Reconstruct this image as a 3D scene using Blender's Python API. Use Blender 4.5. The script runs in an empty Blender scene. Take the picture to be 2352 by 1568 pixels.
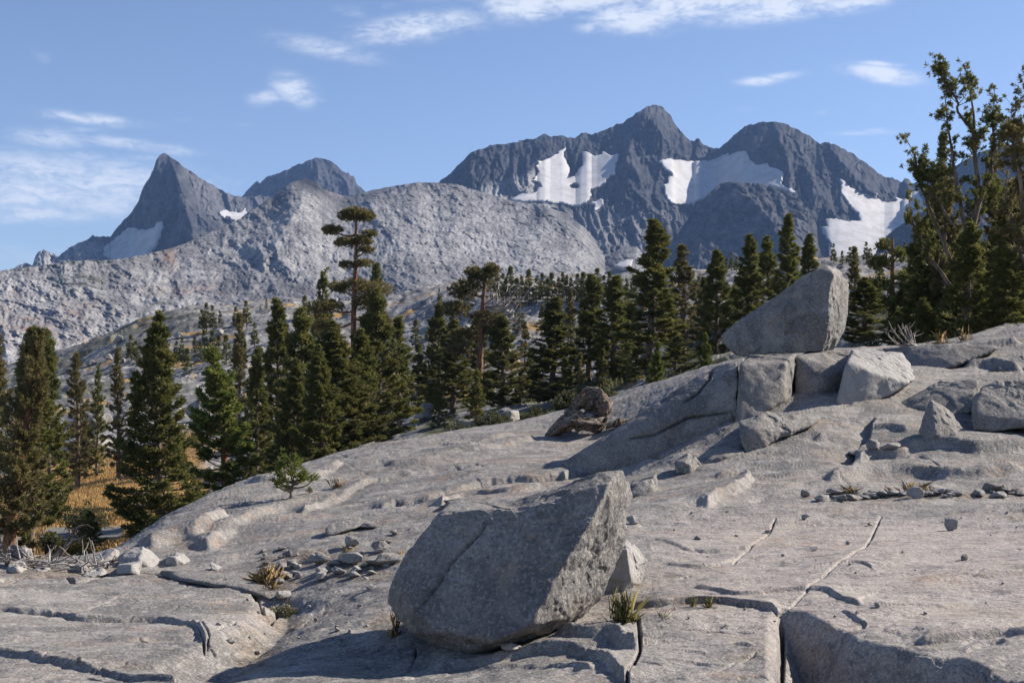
import bpy, bmesh, math, random
import numpy as np
from mathutils import Vector

SC = bpy.context.scene
# ------------------------------------------------------------------ camera
F, CX, HZ, CZ = 3231.0, 1176.0, 900.0, 1.7      # focal length, centre and horizon in a 2352 px wide frame; eye height
cam_d = bpy.data.cameras.new("camera"); cam = bpy.data.objects.new("camera", cam_d)
SC.collection.objects.link(cam)
cam_d.sensor_width = 36.0; cam_d.lens = 36.0 * F / 2352.0
cam_d.shift_y = (HZ - 784.0) / 2352.0
cam_d.clip_start = 0.1; cam_d.clip_end = 30000
cam.location = (0, 0, CZ); cam.rotation_euler = (math.radians(90), 0, 0)
SC.camera = cam
# ------------------------------------------------------------------ light
SUN_AZ, SUN_EL = math.radians(71), math.radians(34)      # azimuth measured from the view axis towards the right
SKY_STRENGTH, SUN_STRENGTH, EXPOSURE, HAZE = 0.080, 5.0, 0.80, 4.8e-5
sun_dir = Vector((math.cos(SUN_EL) * math.sin(SUN_AZ), math.cos(SUN_EL) * math.cos(SUN_AZ), math.sin(SUN_EL)))
sun_d = bpy.data.lights.new("sun", 'SUN'); sun = bpy.data.objects.new("sun", sun_d)
SC.collection.objects.link(sun)
sun_d.energy = SUN_STRENGTH; sun_d.angle = math.radians(0.53); sun_d.color = (1.0, 0.90, 0.78)
sun.rotation_euler = sun_dir.to_track_quat('Z', 'Y').to_euler(); sun.location = (40, 20, 60)
SC.view_settings.view_transform = 'Standard'; SC.view_settings.look = 'None'
SC.view_settings.gamma = 1.0; SC.view_settings.use_curve_mapping = False
SC.view_settings.exposure = EXPOSURE
SC.render.engine = 'CYCLES'
SC.cycles.use_denoising = True
SC.cycles.max_bounces = 6; SC.cycles.diffuse_bounces = 3; SC.cycles.volume_bounces = 0
SC.cycles.transparent_max_bounces = 6


# ------------------------------------------------------------------ node helpers
class NT:
    def __init__(s, tree): s.t = tree
    def n(s, kind, **kw):
        nd = s.t.nodes.new(kind)
        for k, v in kw.items(): setattr(nd, k, v)
        return nd
    def put(s, sock, v):
        if isinstance(v, bpy.types.NodeSocket): s.t.links.new(v, sock)
        elif isinstance(v, (tuple, list)) and len(v) == 3 and sock.type == 'RGBA': sock.default_value = (*v, 1)
        else: sock.default_value = v
    def math(s, op, a, b=0.0, c=None, clamp=False):
        nd = s.n('ShaderNodeMath', operation=op, use_clamp=clamp)
        s.put(nd.inputs[0], a); s.put(nd.inputs[1], b)
        if c is not None: s.put(nd.inputs[2], c)
        return nd.outputs[0]
    def vmath(s, op, a, b=(0, 0, 0)):
        nd = s.n('ShaderNodeVectorMath', operation=op); s.put(nd.inputs[0], a); s.put(nd.inputs[1], b)
        return nd.outputs[0]
    def noise(s, vec, scale, detail=4.0, rough=0.55, dist=0.0):
        nd = s.n('ShaderNodeTexNoise'); s.put(nd.inputs['Vector'], vec)
        nd.inputs['Scale'].default_value = scale; nd.inputs['Detail'].default_value = detail
        nd.inputs['Roughness'].default_value = rough; nd.inputs['Distortion'].default_value = dist
        return nd.outputs['Fac']
    def voro(s, vec, scale, feature='F1', out='Distance'):
        nd = s.n('ShaderNodeTexVoronoi', feature=feature); s.put(nd.inputs['Vector'], vec)
        nd.inputs['Scale'].default_value = scale
        return nd.outputs[out]
    def rng(s, v, a, b, c=0.0, d=1.0, smooth=True):
        nd = s.n('ShaderNodeMapRange', interpolation_type='SMOOTHSTEP' if smooth else 'LINEAR')
        s.put(nd.inputs['Value'], v)
        for k, x in (('From Min', a), ('From Max', b), ('To Min', c), ('To Max', d)): s.put(nd.inputs[k], x)
        return nd.outputs['Result']
    def mix(s, f, a, b, blend='MIX'):
        nd = s.n('ShaderNodeMix', data_type='RGBA', blend_type=blend)
        s.put(nd.inputs[0], f); s.put(nd.inputs[6], a); s.put(nd.inputs[7], b)
        return nd.outputs[2]
    def attr(s, name):
        return s.n('ShaderNodeAttribute', attribute_name=name).outputs['Fac']
    def mapping(s, vec, scale=(1, 1, 1), rot=(0, 0, 0)):
        nd = s.n('ShaderNodeMapping'); s.put(nd.inputs['Vector'], vec)
        nd.inputs['Scale'].default_value = scale; nd.inputs['Rotation'].default_value = rot
        return nd.outputs[0]
    def bump(s, h, dist, strength=1.0, normal=None):
        nd = s.n('ShaderNodeBump'); s.put(nd.inputs['Height'], h); nd.inputs['Distance'].default_value = dist
        nd.inputs['Strength'].default_value = strength
        if normal is not None: s.put(nd.inputs['Normal'], normal)
        return nd.outputs[0]


def new_mat(name, rough=0.85, spec=0.2):
    m = bpy.data.materials.new(name); m.use_nodes = True
    b = m.node_tree.nodes['Principled BSDF']
    b.inputs['Roughness'].default_value = rough; b.inputs['Specular IOR Level'].default_value = spec
    return m, NT(m.node_tree), b


# ------------------------------------------------------------------ sky: Nishita with thin clouds laid out by azimuth and elevation
world = bpy.data.worlds.new("World"); SC.world = world; world.use_nodes = True
w = NT(world.node_tree); w.t.nodes.clear()
sky = w.n('ShaderNodeTexSky', sky_type='NISHITA', sun_disc=False)
sky.sun_elevation = SUN_EL; sky.sun_rotation = SUN_AZ
sky.altitude = 1800; sky.air_density = 1.0; sky.dust_density = 0.9; sky.ozone_density = 2.4
direction = w.n('ShaderNodeNewGeometry').outputs['Incoming']
dirv = w.vmath('MULTIPLY', direction, (-1, -1, -1))
sep = w.n('ShaderNodeSeparateXYZ'); w.put(sep.inputs[0], dirv)
az = w.math('ARCTAN2', sep.outputs[0], sep.outputs[1]); el = w.math('ARCSINE', sep.outputs[2])
comb = w.n('ShaderNodeCombineXYZ'); w.put(comb.inputs[0], az); w.put(comb.inputs[1], el)
aev = comb.outputs[0]
CLOUDS = [  # x, y, half width, half height, tilt (px rise per px run), density ... in the photograph's px
    (1210, 8, 90, 30, -.05, .95), (1330, -10, 160, 28, 0, 1.0), (1450, 40, 90, 28, 0.05, .95), (1560, 15, 100, 28, 0, .9), (1720, -5, 230, 26, 0, .9),
    (1790, 22, 150, 22, -.06, .85), (1960, 6, 90, 18, -.1, .75), (1350, 62, 30, 14, 0, .45), (1050, -14, 120, 16, 0, .5),
    (960, 62, 140, 26, -.14, .72), (880, 85, 80, 18, -.05, .5), (750, 112, 110, 20, .16, .52), (660, 98, 40, 8, 0, .3), (810, 28, 40, 12, .1, .35), (900, 15, 25, 8, 0, .3),
    (676, 208, 42, 28, .25, .78), (608, 225, 36, 16, -.1, .62), (740, 232, 16, 6, 0, .3),
    (95, 128, 22, 14, .3, .3), (210, 274, 100, 12, .06, .62), (110, 318, 75, 18, .03, .62), (310, 333, 125, 12, .09, .6), (170, 296, 70, 8, .04, .32), (420, 275, 30, 8, -.2, .22),
    (195, 358, 50, 10, 0, .5), (110, 390, 170, 34, .06, .62), (230, 420, 190, 44, 0, .72), (60, 440, 180, 40, 0, .72), (260, 470, 150, 26, -.05, .6), (80, 490, 170, 20, -.04, .62), (330, 362, 60, 9, 0, .42), (500, 415, 55, 12, .05, .3), (550, 286, 30, 7, 0, .22),
    (2030, 172, 72, 15, .2, .95), (2020, 147, 46, 6, .12, .6), (1745, 187, 44, 9, 0, .7), (1800, 174, 44, 8, -.08, .6), (1885, 260, 18, 6, 0, .3), (1690, 252, 60, 6, 0, .22), (1980, 306, 76, 5, .02, .42), (2010, 299, 26, 5, 0, .4), (1960, 350, 20, 6, .3, .25),
    (30, 580, 160, 24, 0, .22), (520, 30, 120, 8, 0, .12)]
field = None
for (x, y, hw, hh, tilt, dens) in CLOUDS:  # azimuth and elevation of each
    a0 = math.atan2(x - CX, F); e0 = math.asin((HZ - y) / math.sqrt((x - CX) ** 2 + F * F + (HZ - y) ** 2))
    da = w.math('SUBTRACT', az, a0)
    de = w.math('MULTIPLY_ADD', da, tilt, w.math('SUBTRACT', el, e0))
    q = w.math('ADD', w.math('POWER', w.math('MULTIPLY', da, F / (1.2 * hw)), 2.0), w.math('POWER', w.math('MULTIPLY', de, F / (1.25 * hh)), 2.0))
    g = w.math('MULTIPLY', w.math('EXPONENT', w.math('MULTIPLY', q, -1.0)), dens)
    field = g if field is None else w.math('MAXIMUM', field, g)
n1 = w.noise(w.mapping(aev, (15, 42, 1)), 3.0, 6.0, 0.58, 0.7)
n2 = w.noise(w.mapping(aev, (60, 110, 1)), 3.0, 4.0, 0.6, 0.3)
nz = w.math('MULTIPLY_ADD', n2, 0.35, w.math('MULTIPLY', n1, 0.9))
cover = w.math('MULTIPLY', field, w.rng(nz, 0.34, 0.84, 0.38, 1.35))
cover = w.rng(cover, 0.06, 0.95, 0.0, 0.9)
bg_sky = w.n('ShaderNodeBackground'); w.put(bg_sky.inputs[0], w.vmath('MULTIPLY', sky.outputs[0], (1.045, 0.985, 1.03))); bg_sky.inputs[1].default_value = SKY_STRENGTH
bg_cl = w.n('ShaderNodeBackground'); bg_cl.inputs[0].default_value = (0.80, 0.85, 0.95, 1); bg_cl.inputs[1].default_value = 0.62
mx = w.n('ShaderNodeMixShader'); w.put(mx.inputs[0], cover); w.put(mx.inputs[1], bg_sky.outputs[0]); w.put(mx.inputs[2], bg_cl.outputs[0])
w.put(w.n('ShaderNodeOutputWorld').inputs[0], mx.outputs[0])

# ------------------------------------------------------------------ mesh helpers
RNG = np.random.default_rng(7); random.seed(7)


def build(name, V, faces, mats, parent=None, smooth=True, attrs=None, mat_index=None):
    """faces: list of (m,k) int arrays; one linked mesh object."""
    me = bpy.data.meshes.new(name)
    V = np.ascontiguousarray(V, np.float32)
    faces = [f for f in faces if len(f)]
    loops = np.concatenate([f.ravel() for f in faces]).astype(np.int32)
    tot = np.concatenate([np.full(len(f), f.shape[1], np.int32) for f in faces])
    start = np.concatenate([[0], np.cumsum(tot)[:-1]]).astype(np.int32)
    me.vertices.add(len(V)); me.vertices.foreach_set('co', V.ravel())
    me.loops.add(len(loops)); me.loops.foreach_set('vertex_index', loops)
    me.polygons.add(len(tot)); me.polygons.foreach_set('loop_start', start)
    if smooth: me.polygons.foreach_set('use_smooth', np.ones(len(tot), bool))
    if mat_index is not None: me.polygons.foreach_set('material_index', np.asarray(mat_index, np.int32))
    me.update(calc_edges=True)
    for k, a in (attrs or {}).items():
        me.attributes.new(k, 'FLOAT', 'POINT').data.foreach_set('value', np.ascontiguousarray(a, np.float32).ravel())
    for m in (mats if isinstance(mats, (list, tuple)) else [mats]): me.materials.append(m)
    o = bpy.data.objects.new(name, me); SC.collection.objects.link(o)
    if parent is not None: o.parent = parent
    return o


def tag(o, label=None, cat=None, group=None, kind=None):
    if label: o['label'] = label
    if cat: o['category'] = cat
    if group: o['group'] = group
    if kind: o['kind'] = kind
    return o


def empty(name, loc, rz=0.0):
    o = bpy.data.objects.new(name, None); SC.collection.objects.link(o)
    o.location = loc; o.rotation_euler = (0, 0, rz); o.empty_display_size = 0.2
    return o


def grid_faces(nr, nc):
    i = np.arange(nr * nc).reshape(nr, nc)
    return np.stack([i[:-1, :-1], i[:-1, 1:], i[1:, 1:], i[1:, :-1]], -1).reshape(-1, 4)


def at(px, py, d):
    """a point d metres down the view axis seen at px, py of the photograph"""
    return np.stack([(np.asarray(px, float) - CX) / F * d, np.asarray(d, float) + 0 * np.asarray(px, float), CZ + (HZ - np.asarray(py, float)) / F * d], -1)


_perm = np.random.default_rng(3).permutation(4096).astype(np.int64); _perm = np.concatenate([_perm, _perm])
_g3 = np.random.default_rng(4).normal(size=(4096, 3)); _g3 /= np.linalg.norm(_g3, axis=1)[:, None]; _g3 = _g3.astype(np.float32)


def perlin(x, y, z=None):
    x = np.asarray(x, np.float32); y = np.asarray(y, np.float32)
    shape = np.broadcast(x, y).shape
    x = np.broadcast_to(x, shape); y = np.broadcast_to(y, shape)
    xi = np.floor(x).astype(np.int64); yi = np.floor(y).astype(np.int64)
    fx = (x - xi).astype(np.float32); fy = (y - yi).astype(np.float32)
    sx = fx * fx * fx * (fx * (fx * 6 - 15) + 10); sy = fy * fy * fy * (fy * (fy * 6 - 15) + 10)
    if z is None:
        def g(a, b):
            h = _perm[(_perm[(xi + a) & 4095] + yi + b) & 4095]; v = _g3[h]
            return v[..., 0] * (fx - a) + v[..., 1] * (fy - b)
        l0 = g(0, 0) * (1 - sx) + g(1, 0) * sx; l1 = g(0, 1) * (1 - sx) + g(1, 1) * sx
        return (l0 * (1 - sy) + l1 * sy) * 1.6
    z = np.broadcast_to(np.asarray(z, np.float32), shape)
    zi = np.floor(z).astype(np.int64); fz = (z - zi).astype(np.float32); sz = fz * fz * fz * (fz * (fz * 6 - 15) + 10)

    def g(a, b, c):
        h = _perm[(_perm[(_perm[(xi + a) & 4095] + yi + b) & 4095] + zi + c) & 4095]; v = _g3[h]
        return v[..., 0] * (fx - a) + v[..., 1] * (fy - b) + v[..., 2] * (fz - c)
    r = 0
    for c, wz in ((0, 1 - sz), (1, sz)):
        r = r + wz * ((g(0, 0, c) * (1 - sx) + g(1, 0, c) * sx) * (1 - sy) + (g(0, 1, c) * (1 - sx) + g(1, 1, c) * sx) * sy)
    return r * 1.5


def fbm(x, y, z=None, oct=4, gain=0.5, lac=2.03, ridged=False):
    s, a = 0, 1.0
    for o in range(oct):
        f = lac ** o
        n = perlin(x * f + 17.3 * o, y * f + 5.1 * o, None if z is None else z * f + 9.7 * o)
        if ridged: n = 1 - 2 * np.abs(n)
        s = s + a * n; a *= gain
    return s


def facets(x, y, seed=0.0, scale=1.0):
    """angular block relief: tilted cells of a jittered grid (nearest-cell plane), roughly -1..1"""
    x = np.asarray(x, np.float32) * scale; y = np.asarray(y, np.float32) * scale
    xi = np.floor(x).astype(np.int64); yi = np.floor(y).astype(np.int64)
    best = np.full(x.shape, 9e9, np.float32); val = np.zeros(x.shape, np.float32); s = int(seed * 131)
    for a in (-1, 0, 1):
        for b in (-1, 0, 1):
            h = _perm[(_perm[(xi + a + s) & 4095] + yi + b) & 4095]; g = _g3[h]
            dx = x - (xi + a + 0.5 + 0.42 * g[..., 0]); dy = y - (yi + b + 0.5 + 0.42 * g[..., 1])
            d = dx * dx + dy * dy
            v = g[..., 2] * 0.6 + dx * g[..., 1] * 0.9 + dy * g[..., 0] * 0.9
            m = d < best
            best = np.where(m, d, best); val = np.where(m, v, val)
    return val


def sstep(a, b, x):
    t = np.clip((x - a) / (b - a), 0, 1); return t * t * (3 - 2 * t)


def in_poly(u, v, P):
    P = np.asarray(P, float); r = np.zeros(np.shape(u), bool)
    for (x1, y1), (x2, y2) in zip(P, np.roll(P, -1, 0)):
        c = (y1 > v) != (y2 > v)
        r ^= c & (u < (x2 - x1) * (v - y1) / ((y2 - y1) if y2 != y1 else 1e-9) + x1)
    return r


def blur(A, r, axes=(0, 1)):
    for ax in axes:
        for _ in range(2):
            pad = [(0, 0), (0, 0)]; pad[ax] = (r + 1, r)
            c = np.cumsum(np.pad(A, pad, mode='edge'), axis=ax)
            n = A.shape[ax]
            A = (np.take(c, np.arange(2 * r + 1, 2 * r + 1 + n), ax) - np.take(c, np.arange(0, n), ax)) / (2 * r + 1)
    return A


def pline(u, v, P):
    """signed distance (positive right of travel in a y-down picture) and arc position along a polyline, px"""
    P = np.asarray(P, float)
    best = np.full(u.shape, 1e9); sd = np.full(u.shape, 1e9); arc = np.zeros(u.shape); acc = 0.0
    for (x1, y1), (x2, y2) in zip(P[:-1], P[1:]):
        dx, dy = x2 - x1, y2 - y1; L = math.hypot(dx, dy)
        t = np.clip(((u - x1) * dx + (v - y1) * dy) / (L * L), 0, 1)
        ex, ey = u - (x1 + t * dx), v - (y1 + t * dy)
        d = np.hypot(ex, ey); c = dx * (v - y1) - dy * (u - x1)
        m = d < best
        best = np.where(m, d, best); sd = np.where(m, np.sign(c) * d, sd); arc = np.where(m, acc + t * L, arc)
        acc += L
    return sd, arc, acc


class TPS:
    """z as a smooth function of px and log distance through control points (px, py, d)"""
    def __init__(s, pts, k=3.0, lam=1e-3):
        P = np.asarray(pts, float); s.k = k
        X = np.stack([P[:, 0] / 400, k * np.log(P[:, 2])], 1); z = CZ + (HZ - P[:, 1]) / F * P[:, 2]
        n = len(P); r = np.linalg.norm(X[:, None] - X[None], axis=2)
        K = r * r * np.log(r + 1e-9) + lam * np.eye(n); Q = np.concatenate([np.ones((n, 1)), X], 1)
        A = np.block([[K, Q], [Q.T, np.zeros((3, 3))]])
        c = np.linalg.solve(A, np.concatenate([z, np.zeros(3)])); s.w, s.a, s.X = c[:n], c[n:], X

    def __call__(s, px, d):
        X0 = np.asarray(px, float) / 400; X1 = s.k * np.log(d); X0, X1 = np.broadcast_arrays(X0, X1)
        z = s.a[0] + s.a[1] * X0 + s.a[2] * X1
        for wi, (a, b) in zip(s.w, s.X):
            r2 = (X0 - a) ** 2 + (X1 - b) ** 2 + 1e-12
            z = z + wi * 0.5 * r2 * np.log(r2)
        return z
# ------------------------------------------------------------------ far mountains
def mountain_material():
    m, t, b = new_mat("mountain_rock", 0.92, 0.1)
    pos = t.n('ShaderNodeNewGeometry').outputs['Position']
    lt, rust, veg = t.attr('light'), t.attr('rust'), t.attr('veg')
    big = t.noise(pos, 0.006, 5, 0.6); mid = t.noise(pos, 0.04, 6, 0.7); fine = t.noise(pos, 0.35, 4, 0.7)
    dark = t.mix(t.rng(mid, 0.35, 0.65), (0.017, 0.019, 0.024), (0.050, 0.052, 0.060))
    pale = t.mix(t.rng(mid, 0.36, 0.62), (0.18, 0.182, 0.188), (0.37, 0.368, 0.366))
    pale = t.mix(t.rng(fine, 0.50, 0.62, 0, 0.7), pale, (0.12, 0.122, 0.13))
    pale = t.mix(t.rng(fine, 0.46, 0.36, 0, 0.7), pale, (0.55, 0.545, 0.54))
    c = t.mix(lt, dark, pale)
    c = t.mix(t.math('MULTIPLY', rust, t.rng(mid, 0.4, 0.62)), c, (0.17, 0.10, 0.065))
    c = t.mix(t.math('MULTIPLY', veg, t.rng(t.noise(pos, 0.05, 5, 0.6), 0.5, 0.6)), c, (0.045, 0.05, 0.03))
    t.put(b.inputs['Base Color'], c)
    h = t.math('MULTIPLY_ADD', fine, 0.5, mid)
    t.put(b.inputs['Normal'], t.bump(h, 4.0, 0.8))
    return m


def snow_material():
    m, t, b = new_mat("old_snow", 0.75, 0.2)
    pos = t.n('ShaderNodeNewGeometry').outputs['Position']
    streak = t.noise(t.mapping(pos, (1, 1, 1)), 0.03, 5, 0.65)
    fine = t.noise(t.mapping(pos, (0.4, 0.4, 2.0)), 0.2, 4, 0.7)
    c = t.mix(t.rng(streak, 0.42, 0.62, 0, 0.75), (0.47, 0.475, 0.485), (0.36, 0.352, 0.345))
    c = t.mix(t.rng(fine, 0.5, 0.7, 0, 0.5), c, (0.36, 0.35, 0.34))
    t.put(b.inputs['Base Color'], c)
    t.put(b.inputs['Normal'], t.bump(fine, 3.0, 0.5))
    return m


ROCK_FAR, SNOW = mountain_material(), snow_material()


def L(u, pts):
    P = np.asarray(sorted(pts), float); return np.interp(u, P[:, 0], P[:, 1])


def layer(name, sky_pts, bot, dS, dB, relief, light, u0, u1, rust=None, veg=None, du=2.0, nrow=230, jag=2.0, pw=1.0, snows=(), back=700, seed=0, label=None):
    u = np.arange(u0, u1 + du, du)
    vs0 = L(u, sky_pts)
    vs = vs0 - jag * (0.9 * fbm(u / 16, u * 0 + seed, oct=4, gain=0.62) + 0.5 * np.abs(fbm(u / 7, u * 0 + seed + 9, oct=2)))
    vb = L(u, bot) if isinstance(bot, (list, tuple)) else np.full(u.shape, float(bot))
    vb = np.maximum(vb, vs + 20)
    t = np.linspace(0, 1, nrow)[:, None]
    V = vs0 + (vb - vs0) * t; V = V + (vs - vs0) * np.exp(-(V - vs0) / 9.0); U = np.broadcast_to(u, V.shape)
    ds = L(u, dS) if isinstance(dS, (list, tuple)) else np.full(u.shape, float(dS))
    db = L(u, dB) if isinstance(dB, (list, tuple)) else np.full(u.shape, float(dB))
    tt = np.clip((V - vs0) / (vb - vs0), -.2, 1)
    D = ds + (db - ds) * tt + relief(U, V, V - vs0)
    snow_masks = []
    for (slabel, poly, holes) in snows:
        wu = U + 4.5 * fbm(U / 16, V / 14, oct=3, gain=.6); wv = V + 3.0 * fbm(U / 18 + 50, V / 12, oct=3, gain=.55)
        mk = in_poly(wu, wv, poly)
        for (hx, hy, rx, ry) in holes: mk &= ((wu - hx) / rx) ** 2 + ((wv - hy) / ry) ** 2 > 1
        soft = sstep(0.05, 0.75, blur(mk.astype(float), 5))
        D = D * (1 - soft) + blur(blur(D, 26), 26) * soft
        snow_masks.append((slabel, mk))
    P = at(U, V, D)
    nb = 8; k = np.arange(nb, 0, -1)[:, None]
    B = np.repeat(P[:1], nb, 0).copy()
    B[..., 1] += k * back / nb; B[..., 2] -= (k * back / nb) * 0.75
    Pn = np.concatenate([B, P], 0)
    def A(fn, default=0.0):
        a = np.full(V.shape, default) if fn is None else (fn(U, V) if callable(fn) else np.full(V.shape, float(fn)))
        return np.concatenate([np.repeat(a[:1], nb, 0), a], 0)
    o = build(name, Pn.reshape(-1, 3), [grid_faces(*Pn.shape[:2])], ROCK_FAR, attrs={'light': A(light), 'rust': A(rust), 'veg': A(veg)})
    tag(o, label, 'mountain', kind='structure')
    for slabel, mk in snow_masks:
        Ds = blur(D, 3) - 2.5
        Ps = at(U, V, Ds).reshape(-1, 3)
        q = grid_faces(*V.shape); keep = mk.ravel()[q].all(1); q = q[keep]
        used, inv = np.unique(q, return_inverse=True)
        s = build('snowfield', Ps[used], [inv.reshape(-1, 4)], SNOW)
        sol = s.modifiers.new('thickness', 'SOLIDIFY'); sol.thickness = 6.0; sol.offset = -1.0
        tag(s, slabel, 'snowfield')
    return U, V, D


def rib(u, v, P, amp, width, fade=40, sharp=1.0, asym=1.0):
    s, arc, tot = pline(u, v, P)
    e = np.minimum(sstep(-1, fade, arc + 1), 1 - 0.8 * sstep(tot - fade, tot, arc))
    wdt = np.where(s > 0, width * asym, width)
    return -amp * np.exp(-(np.abs(s) / wdt) ** sharp) * e


def crags(u, v, lam, amp, stretch=2.2, oct=5, seed=0.0, rot=0.0, gain=0.55):
    c, s = math.cos(rot), math.sin(rot)
    x, y = (u * c + v * s) / lam, (-u * s + v * c) / (lam * stretch)
    wx = x + 0.35 * fbm(x * .7 + seed, y * .7, oct=2); wy = y + 0.35 * fbm(x * .7 + 31 + seed, y * .7, oct=2)
    return -amp * fbm(wx + seed, wy + 2 * seed, oct=oct, gain=gain, ridged=True)


# the farther dark peak behind, on the left
def rel4(u, v, d):
    r = crags(u, v, 45, 30, seed=1.3) + crags(u, v, 11, 9, stretch=1.6, seed=2.2)
    return r + rib(u, v, [(742, 362), (735, 385), (715, 420), (705, 470)], 120, 40) + rib(u, v, [(745, 364), (790, 410), (815, 450)], 60, 22)
layer('mountain', [(480, 500), (555, 452), (570, 435), (585, 420), (592, 417), (598, 421), (610, 408), (640, 398), (670, 385), (700, 371), (725, 364), (745, 363), (765, 373), (785, 392), (795, 399),
      (800, 396), (806, 404), (812, 406), (818, 418), (822, 424), (832, 433), (850, 447), (920, 470)], 560, 5200, 4700, rel4,
      lambda u, v: 0.06 + 0.08 * fbm(u / 40, v / 40, oct=3), 480, 920, nrow=110, jag=3.5, seed=4, label='dark rounded peak rising behind the pale granite ridge')

# the sharp horn on the left with its glacier
def rel3(u, v, d):
    r = crags(u, v, 60, 34, stretch=2.6, seed=3.1, rot=-0.15) + crags(u, v, 13, 10, stretch=1.7, seed=4.2)
    r += rib(u, v, [(380, 352), (402, 392), (412, 425), (424, 470), (440, 520), (450, 580)], 230, 55, asym=1.5)
    r += rib(u, v, [(395, 480), (430, 470), (470, 505), (505, 540)], 90, 24)
    r += rib(u, v, [(520, 440), (548, 470), (560, 520)], 60, 22)
    r += 14 * facets(u / 30 + .4 * fbm(u / 40, v / 40, oct=2), v / 55, 14) + 5 * facets(u / 10, v / 16, 15)
    r += 110 * np.exp(-(((u - 330) / 60) ** 2 + ((v - 545) / 40) ** 2))
    return r
S1 = [(236, 588), (239, 571), (270, 550), (294, 530), (309, 523), (320, 530), (337, 531), (355, 523), (366, 513), (375, 513), (373, 533), (362, 557), (349, 578), (330, 600), (284, 605), (255, 600)]
S2 = [(499, 489), (513, 484), (523, 489), (543, 492), (564, 482), (567, 500), (547, 520), (533, 508), (520, 499), (509, 502)]
layer('mountain', [(-120, 650), (20, 625), (38, 612), (55, 604), (75, 607), (82, 588), (88, 580), (100, 574), (125, 583), (131, 592), (160, 568), (200, 550), (213, 541), (218, 546), (225, 543), (255, 543),
      (265, 528), (280, 510), (300, 490), (318, 462), (325, 440), (335, 420), (345, 405), (352, 390), (358, 370), (366, 357), (374, 352), (384, 354), (392, 360), (415, 378), (440, 395), (470, 415), (500, 432),
      (530, 447), (560, 453), (600, 449), (625, 455), (660, 470), (760, 500)], [(-120, 720), (300, 680), (760, 640)], [(-120, 3600), (200, 3900), (380, 4300), (600, 4300), (760, 4400)], 3500, rel3,
      lambda u, v: np.clip(0.06 + 0.75 * sstep(265, 215, u) * sstep(535, 560, v) + 0.12 * fbm(u / 30, v / 30, oct=3) + .22 * sstep(0, 40, u - L(v, [(350, 392), (470, 430), (520, 500), (560, 560)])), 0, 1), -120, 760, nrow=190, jag=3.0, seed=7, back=900,  # last term: sunlit right side of the horn put into the rock tone
      snows=[('tilted snowfield at the left foot of the sharp horn peak', S1, []), ('small snow patch in the notch right of the sharp horn peak', S2, [])],
      label='sharp dark horn peak with a snowfield at its left foot')

# the central massif and the domed peak
def rel2(u, v, d):
    r = crags(u, v, 70, 36, stretch=2.4, seed=5.1, rot=-0.1) + crags(u, v, 16, 12, stretch=1.8, seed=6.2) + crags(u, v, 6, 3.2, stretch=1.3, seed=8, oct=3)
    r += rib(u, v, [(1505, 240), (1470, 290), (1448, 330), (1436, 380), (1450, 430), (1490, 470), (1520, 510)], 150, 60, asym=1.3)
    r += rib(u, v, [(1480, 255), (1530, 320), (1545, 350), (1600, 372)], 60, 22)
    r += rib(u, v, [(1248, 306), (1262, 340), (1232, 372), (1210, 400), (1160, 430)], 120, 28)
    r += rib(u, v, [(1345, 305), (1325, 350), (1312, 400)], 60, 16) + rib(u, v, [(1440, 360), (1466, 400), (1480, 440)], 40, 12)
    r += rib(u, v, [(1780, 278), (1812, 325), (1850, 380), (1885, 450), (1910, 520)], 120, 60, asym=1.3)
    r += rib(u, v, [(1895, 328), (1950, 390), (1998, 440), (2040, 470)], 130, 34) + rib(u, v, [(2010, 400), (2035, 440), (2040, 475)], 60, 16)
    r += rib(u, v, [(2085, 410), (2095, 450)], 40, 14) + rib(u, v, [(1715, 290), (1735, 340), (1760, 390)], 40, 26)
    r += 16 * facets(u / 34 + .4 * fbm(u / 40, v / 40, oct=2), v / 60, 12) + 6 * facets(u / 11, v / 17, 13)
    for (x, y, rx, ry, a) in ((1310, 420, 90, 50, 45), (1640, 415, 110, 50, 40), (1990, 500, 60, 70, 50)):
        r += a * np.exp(-(((u - x) / rx) ** 2 + ((v - y) / ry) ** 2))
    return r
S3 = [(1175, 463), (1191, 451), (1225, 448), (1242, 434), (1239, 424), (1218, 417), (1234, 400), (1228, 376), (1232, 371), (1269, 362), (1300, 338), (1293, 366), (1307, 386), (1302, 414), (1321, 410), (1338, 386),
      (1341, 352), (1348, 350), (1355, 359), (1372, 362), (1389, 354), (1403, 362), (1425, 355), (1413, 400), (1389, 424), (1358, 441), (1355, 455), (1345, 473), (1324, 477), (1293, 472), (1242, 466), (1208, 467)]
S3B = [(1355, 472), (1382, 461), (1391, 465), (1386, 477), (1358, 489), (1365, 477)]
S4 = [(1515, 368), (1548, 369), (1582, 373), (1630, 373), (1657, 364), (1674, 354), (1681, 359), (1695, 352), (1715, 349), (1726, 368), (1739, 381), (1763, 378), (1767, 388), (1787, 388), (1801, 398), (1799, 429), (1829, 446),
      (1818, 448), (1787, 436), (1753, 430), (1719, 434), (1680, 434), (1657, 430), (1630, 450), (1589, 474), (1548, 473), (1528, 460), (1525, 430), (1542, 405), (1520, 385)]
S5 = [(1926, 409), (1944, 429), (1962, 440), (1999, 448), (2009, 443), (2013, 457), (2023, 469), (2057, 467), (2054, 458), (2067, 462), (2081, 460), (2088, 446), (2108, 443), (2130, 491), (2100, 530), (2040, 570), (2030, 600), (2020, 625),
      (1880, 625), (1893, 607), (1910, 587), (1907, 563), (1890, 532), (1876, 520), (1900, 525), (1897, 508), (1924, 508), (1944, 513), (1974, 510), (1968, 494), (1944, 470), (1927, 446), (1934, 426)]
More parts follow.
